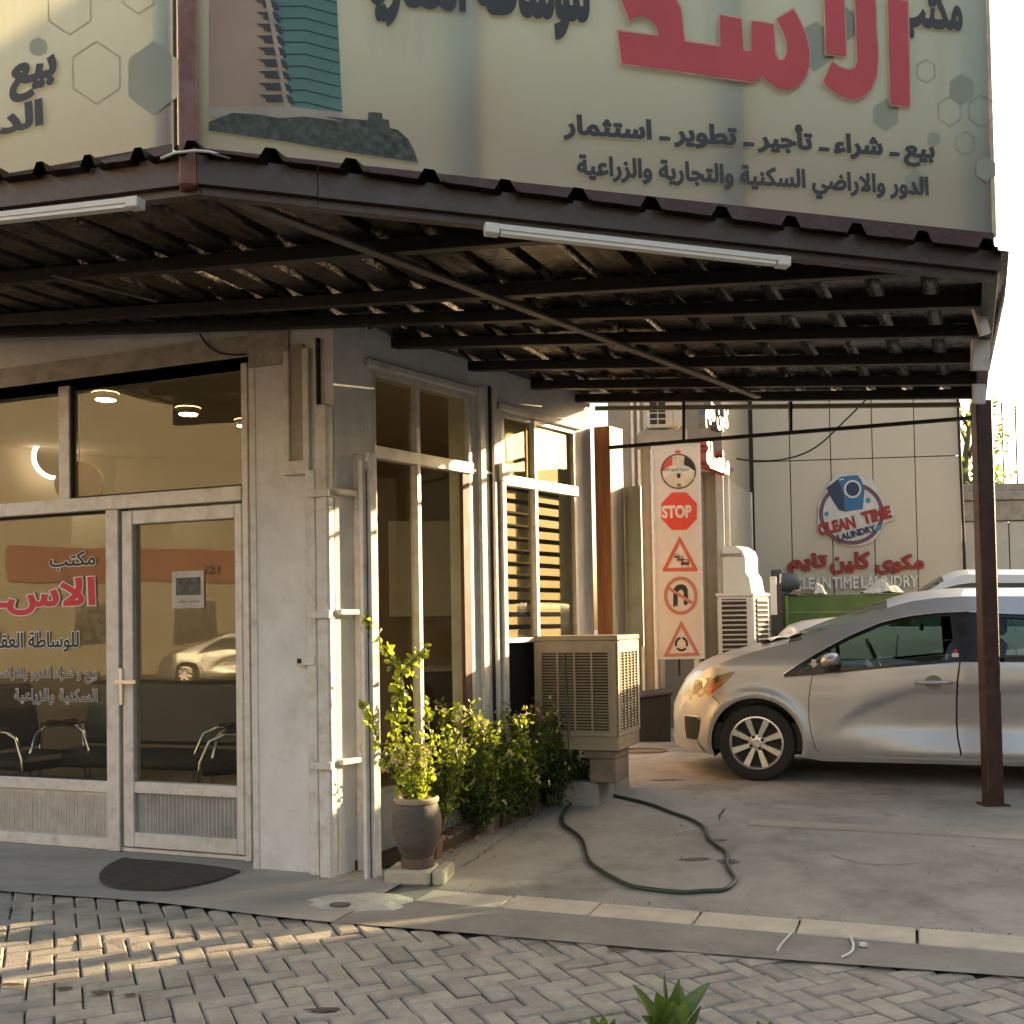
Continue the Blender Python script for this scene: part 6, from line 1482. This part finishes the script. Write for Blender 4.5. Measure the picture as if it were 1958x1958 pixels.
ls('machine_door_ring', [ZC(e_(825, 415, 80)), ZC(e_(825, 415, 62))], lw_, .052); ls('machine_door', [ZC(e_(825, 415, 62))], lnavy, .0515); ls('machine_dial', [ZC([(700, 325), (745, 318), (748, 328), (703, 336)])], lw_, .052)
ls('bubble', [ZC(e_(585, 645, 22))], lcy, .049); ls('bubble', [ZC(e_(968, 520, 24))], lcy, .049)
def rot_text(txt, x0, y0, x1, y1, h, mat, off, bold, parent=lg):   # baseline from (x0,y0) to (x1,y1) in measuring units
    lo = text2d(txt, bold); a, b, c, d = bbox(lo); ax = Vector((x1 - x0, y1 - y0)); up = Vector((ax.y, -ax.x)).normalized() * h
    m = MB(); ll = [ZC([(x0 + ax.x * (p[0] - a) / (b - a) + up.x * (p[1] - c) / (d - c), y0 + ax.y * (p[0] - a) / (b - a) + up.y * (p[1] - c) / (d - c)) for p in l]) for l in lo]
    decal(m, LP, ll, off, .006); return m.build('lettering', mat, parent)
rot_text('CLEAN', 520, 850, 860, 775, 118, lred, .058, .06); rot_text('TIME', 925, 745, 1192, 678, 118, lred, .058, .06); rot_text('LAUNDRY', 695, 900, 1045, 805, 66, lnavy, .057, .05)
ws = thing('wall_lettering', 'red Arabic laundry name in raised letters under the round logo', 'sign', tuple(LP.w(LP.t(1640), LP.z(1640, 1080))))
for (txt, xa, xb, ya, yb) in (('مكوى', 1050, 1503, 1195, 1010), ('كلين', 635, 1005, 1195, 990), ('تايم', 240, 608, 1200, 1005)):
    lo = text2d(txt, .045); m = MB(); fb = fit(lo, LP.t(1458 + xa * .207), LP.t(1458 + xb * .207), LP.z(1458 + (xa + xb) / 2 * .207, 850 + ya * .207), LP.z(1458 + (xa + xb) / 2 * .207, 850 + yb * .207)); decal(m, LP, fb, .05, .045); m.build('lettering', lred, ws)
we = thing('wall_lettering', 'pale English laundry name in raised capital letters below the red Arabic name', 'sign', tuple(LP.w(LP.t(1640), LP.z(1640, 1113))))
for (txt, xa, xb) in (('CLEAN', 300, 635), ('TIME', 650, 890), ('LAUNDRY', 915, 1443)):
    lo = text2d(txt, .03); m = MB(); decal(m, LP, fit(lo, LP.t(1458 + xa * .207), LP.t(1458 + xb * .207), LP.z(1650, 850 + 1330 * .207), LP.z(1650, 850 + 1217 * .207)), .05, .045); m.build('lettering', M('pale_letter', (.68, .64, .56), .4, bump=0), we)
# cables in front of the laundry wall
m = MB(); m.tube(cat([on_Y(x, y, 14.2) for x, y in ((1330, 850), (1370, 868), (1430, 880), (1500, 878), (1560, 855), (1620, 800), (1660, 760))]), .012, 5); tag(m.build('cable', dark_gap, smooth=True), 'dark cable sagging in front of the laundry wall panels', 'cable')
m = MB(); m.tube([LP.w(LP.t(1843), z, .08 + .05 * math.sin(z)) for z in (1.3, 1.9, 2.6, 3.2, 3.9, 4.8)], .02, 6); tag(m.build('cable', dark_gap, smooth=True), 'cable running down the right edge of the laundry wall', 'cable')
# white yard wall to the right
YW = VP((on_Y(1846, 1200, 17).x, 17), (1, -.05)); yw = thing('yard_wall', 'pale yard wall with a rough coping to the right of the laundry', 'wall', tuple(YW.w(0, .1)))
m = MB(); m.vbox(YW, 0, 6, .1, YW.z(1900, 1000), -.2, 0); m.build('wall_body', joint, yw)
for i in range(7):
    a = .02 + i * .72; m = MB(); m.vbox(YW, a, a + .70, .14, YW.z(1900, 998), 0, .02, .003); m.build('wall_panel', M('pale_wall_panel', (.52, .48, .42), .7, var=.08, bump=.1), yw)
m = MB(); m.vbox(YW, -.05, 6, YW.z(1900, 996), YW.z(1900, 958), -.25, .05, .01); m.vbox(YW, -.05, 6, YW.z(1900, 957), YW.z(1900, 940), -.3, .09, .01); m.vbox(YW, -.05, 6, YW.z(1900, 939), YW.z(1900, 925), -.2, .02, .01); m.build('coping', M('coping_stone', (.36, .31, .25), .9, var=.3, scale=6, bump=.6, dirt=(.2, .16, .12)), yw)
# tree behind
tq = on_Y(1862, 1200, 20); tq.z = 0; tree = thing('tree', 'leafy tree rising behind the yard wall beside the laundry', 'tree', tuple(tq)); rt = random.Random(31)
m = MB(); m.tube([tq, tq + Vector((.1, 0, 2.4)), tq + Vector((-.1, 0, 4.2)), tq + Vector((.1, 0, 5.6))], [.16, .12, .08, .03], 8); bms = []
for i in range(12):
    a = rt.uniform(0, 6.28); z = rt.uniform(3.2, 5.4); e = tq + Vector((math.cos(a) * rt.uniform(.3, .8), math.sin(a) * .7, z + .6)); m.tube([tq + Vector((0, 0, z - .2)), e], [.04, .012], 5); bms.append(e)
m.build('trunk', stem_m, tree, smooth=True); m = MB()
for i in range(800):
    e = rt.choice(bms); p = e + rdir(rt) * rt.uniform(0, .40); leaf(m, p, rdir(rt), rdir(rt), rt.uniform(.08, .15), .06)
m.build('crown', leaf_g, tree, kind='stuff')
for (x, yt, yb, lb) in ((1915, 770, 860, 'thin mast with a television aerial, left of the two beyond the yard wall'), (1941, 775, 860, 'thin mast with a television aerial nearest the right photo edge')):
    a = on_Y(x, yt, 34); b = Vector((a.x, a.y, 0)); t = thing('aerial_mast', lb, 'aerial', (b.x, b.y, 0), 'aerials beyond the yard wall'); m = MB(); m.tube([b, a], .025, 5); m.build('mast', brown_steel, t); m = MB()
    for k in range(4): m.bar(a + Vector((-.25 + k * .04, 0, -.1 * k)), a + Vector((.25 - k * .04, 0, -.1 * k + .05)), .02, .02)
    m.build('aerial', brown_steel, t)
a = on_Y(1921, 410, 30); b = on_Y(1975, 318, 30); m = MB(); m.tube([a - (b - a) * 6, a, b, b + (b - a) * 5], .014, 5); tag(m.build('overhead_wire', brown_steel), 'thin overhead wire crossing the bright sky right of the banner', 'wire')

# ================================================================= ACROSS THE STREET (seen in the glass), WITH ADDED LIGHT BLOCKERS
opp = M('sunlit_render', (.24, .215, .18), .85, var=.08, scale=.6, bump=.1); opp2 = M('grey_render', (.24, .22, .19), .9, var=.1, scale=.5, bump=.1); red_band = M('red_shop_band', (.17, .06, .05), .7, var=.1)
dwin = M('dark_pane', (.03, .035, .04), .2, bump=0)
def block(p, d, L_, Dp, H_, mat, label, band=None, wins=True):
    pl = VP(p, d); t = thing('street_building', label, 'building', (p[0], p[1], 0)); m = MB(); m.vbox(pl, 0, L_, -.1, H_, -Dp, 0); m.vbox(pl, -.1, L_ + .1, H_, H_ + .3, -Dp, .15); m.build('wall', mat, t)
    if band: m = MB(); m.vbox(pl, .3, L_ - .3, band[0], band[1], .0, .12); m.build('shop_band', red_band, t)
    if wins:
        k = 0; x = 1.5
        while x < L_ - 2:
            for z in (1.0, 4.3):
                if z + 1.6 > H_: continue
                m = MB(); m.vbox(pl, x, x + 1.5, z, z + 1.5, .0, .03); m.build('window', dwin, t)
            x += 3.4
    return t
# the faces look towards the office (n of VP points to its right-hand side)
block((-40, 14), (-.22, -1), 18, 8, 7.5, opp, 'sunlit pale building across the street, left', (3.4, 4.3)) if False else None
def blockf(a, b, Dp, H_, mat, label, band=None, wins=True):
    a = Vector((a[0], a[1])); b = Vector((b[0], b[1])); pl = VP(a, b - a)
    if (Vector((0, 5, 0)) - pl.p).dot(pl.n) < 0: a, b = b, a
    return block((a.x, a.y), (b - a), (b - a).length, Dp, H_, mat, label, band, wins)
blockf((-34, -4), (-43, 12), 8, 14, opp2, 'grey building across the street, furthest left', (3.3, 4.2))
blockf((-25, -22), (-33.5, -5), 8, 15, opp, 'pale sunlit building across the street with a long red shop band', (3.2, 4.4))
blockf((-6, -27), (-24, -23), 8, 12, opp2, 'grey building across the street behind the viewpoint')
blockf((18, -26), (-5, -27.5), 8, 7.0, opp, 'pale building across the street, to the right behind the viewpoint')
blockf((9.2, -9), (9.2, 9.9), 7, 6.5, opp2, 'added unseen building right of the parking bay, shading the forecourt')  # sun blocker added out of view to keep the front paving shaded
blockf((52, -6), (30, 33), 8, 8.0, opp2, 'added unseen low building far right, screening the bright low sky')  # added out of view to hide the sky glow from the side windows
cc = car.copy(); C.objects.link(cc); cc.location = (-24.5, -7.0, -.1); cc.rotation_euler = (0, 0, R_(-39)); cc['label'] = 'silver hatchback parked across the street, seen reflected in the door glass'
for ch in car.children:
    c = ch.copy(); C.objects.link(c); c.parent = cc
    for g in ch.children: d_ = g.copy(); C.objects.link(d_); d_.parent = c

# ================================================================= FOREGROUND PLANT
fp = on_Y(1278, 1990, 2.6); fb = Vector((fp.x, fp.y, 0)); fg = thing('leafy_plant', 'bright green broad-leaved plant poking up at the bottom edge of the photo', 'plant', tuple(fb))
m = MB(); m.tube([fb, fb + Vector((0, 0, fp.z))], [.012, .008], 6); m.build('stem', stem_m, fg)
lme = []
for k in range(3):
    m = MB(); n = 8; vs = []; w0 = (.17, .2, .14)[k]
    for i in range(n + 1):
        u = i / n; wd = w0 * math.sin(math.pi * min(1, u * .92 + .05)) ** .9; z = .12 * u * u * (k - .5); vs += [Vector((-wd, u, z + wd * .35)), Vector((0, u, z)), Vector((wd, u, z + wd * .35))]
    fs = []
    for i in range(n): a = i * 3; fs += [(a, a + 1, a + 4, a + 3), (a + 1, a + 2, a + 5, a + 4)]
    me = bpy.data.meshes.new('leaf'); me.from_pydata(vs, [], fs); me.polygons.foreach_set('use_smooth', [True] * len(me.polygons)); me.materials.append(trans_mat('broad_leaf_%d' % k, ((.10, .16, .04), (.13, .19, .03), (.06, .11, .035))[k], (.20, .28, .05), .25, var=.25, scale=20, rough=.35)); lme.append(me)
fc = Vector((fp.x, fp.y, fp.z - .02))
for (tx, ty, sy_, k, n) in ((1247, 1862, .0, 2, (1, -.3, .2)), (1218, 1882, -.02, 0, (1, -.4, .3)), (1250, 1895, -.06, 1, (.3, -1, .4)), (1314, 1876, .02, 2, (-.8, -.5, .2)), (1352, 1876, .0, 0, (-1, -.4, .3)), (1285, 1908, -.05, 1, (.1, -1, .5)), (1308, 1920, -.09, 0, (-.5, -.9, .4)), (1360, 1935, -.04, 2, (-1, -.2, .5)), (1232, 1942, -.06, 0, (.8, -.5, .5)), (1300, 1885, .06, 1, (0, -1, .2)), (1270, 1930, -.10, 2, (.2, -1, .3))):
    tip = on_Y(tx, ty, fc.y + sy_); b_ = fc + Vector((random.Random(tx).uniform(-.01, .01), 0, random.Random(ty).uniform(-.04, .03))); put_leaf(fg, lme[k], b_, tip - b_, Vector(n), (tip - b_).length)
for (x, y, dx, lb) in ((1152, 1940, .0, 'single green leaf tip at the bottom edge, left of the broad-leaved plant'), (1470, 1950, .0, 'small green leaf tips at the bottom edge, right of the broad-leaved plant')):
    q = on_Y(x, y, 2.6); b_ = Vector((q.x, q.y, 0)); t = thing('leafy_plant', lb, 'plant', tuple(b_)); m = MB(); m.tube([b_, Vector((q.x, q.y, q.z - .08))], .006, 5); m.build('stem', stem_m, t)
    for k in range(3): put_leaf(t, lme[k], Vector((q.x, q.y, q.z - .09)), Vector((.03 * (k - 1), 0, .1)), Vector((.2, -1, .2)), .09)

# ---- cracks, grit and stains on the concrete
def crack(pts, w_, seed, zf=.0045):
    r_ = random.Random(seed); P = [on_floor(x, y) for x, y in pts]; out = []
    for i in range(len(P) - 1):
        for k in range(8): q = P[i].lerp(P[i + 1], k / 8); out.append(q + Vector((r_.uniform(-.012, .012), r_.uniform(-.012, .012), 0)))
    m = MB(); out.append(P[-1])
    for i in range(len(out) - 1):
        a, b = out[i], out[i + 1]; d = (b - a).normalized(); s2 = Vector((-d.y, d.x, 0)) * w_ * r_.uniform(.4, 1)
        m.quad(*[Vector((q.x, q.y, floor_z(q.x, q.y) + zf)) for q in (a - s2, a + s2, b + s2, b - s2)])
    m.build('floor_crack', M('crack_dark', (.06, .05, .04), .95), kind='structure')
crack([(880, 1660), (920, 1635), (960, 1607), (1000, 1580), (1040, 1550)], .004, 1); crack([(1385, 1548), (1378, 1556), (1376, 1568)], .006, 2)
crack([(1590, 1636), (1640, 1652), (1700, 1656), (1765, 1650)], .003, 3); crack([(1400, 1527), (1420, 1534), (1436, 1543)], .003, 4); crack([(1120, 1690), (1210, 1702), (1290, 1700)], .002, 5)
crack([(40, 1660), (120, 1672), (170, 1668), (250, 1650)], .002, 6, .03)
r_ = random.Random(77); m = MB()
for i in range(700):
    if i % 3 == 0: q = gp(r_.uniform(-2.4, 4), 5.07 + abs(r_.gauss(0, .05))); 
    elif i % 3 == 1: q = A0 + dBn * r_.uniform(-.1, LB) - nB * abs(r_.gauss(0, .06))
    else: q = gp(r_.uniform(-2.5, 4), r_.uniform(4.5, 7.5))
    z = floor_z(q.x, q.y) + .008; a = r_.uniform(.002, .007)
    m.add([Vector((q.x, q.y, z)) + rdir(r_) * a for _ in range(4)], [(0, 1, 2), (0, 2, 3), (0, 3, 1), (1, 3, 2)])
m.build('grit', M('grit_brown', (.20, .16, .12), .9, var=.4, scale=90), kind='stuff'); bpy.data.objects['grit']['label'] = 'scattered grit and leaf crumbs on the concrete floor'; bpy.data.objects['grit']['category'] = 'grit'

spot = M('oil_spot', (.09, .065, .045), .8, var=.3, scale=30)
for (x, y, rx, ry) in ((22, 1882, .045, .02), (122, 1889, .04, .018), (193, 1897, .05, .022), (250, 1902, .03, .015), (620, 1930, .07, .03), (1180, 1815, .05, .02)):
    r_ = random.Random(x); p = on_z(x, y, .0095); n = 18; m = MB(); pts = [p + Vector((math.cos(6.283 * i / n) * rx * r_.uniform(.6, 1.2), math.sin(6.283 * i / n) * ry * r_.uniform(.6, 1.2), 0)) for i in range(n)]
    m.add(pts + [p], [(i, (i + 1) % n, n) for i in range(n)]); m.build('floor_stain', spot, kind='structure')
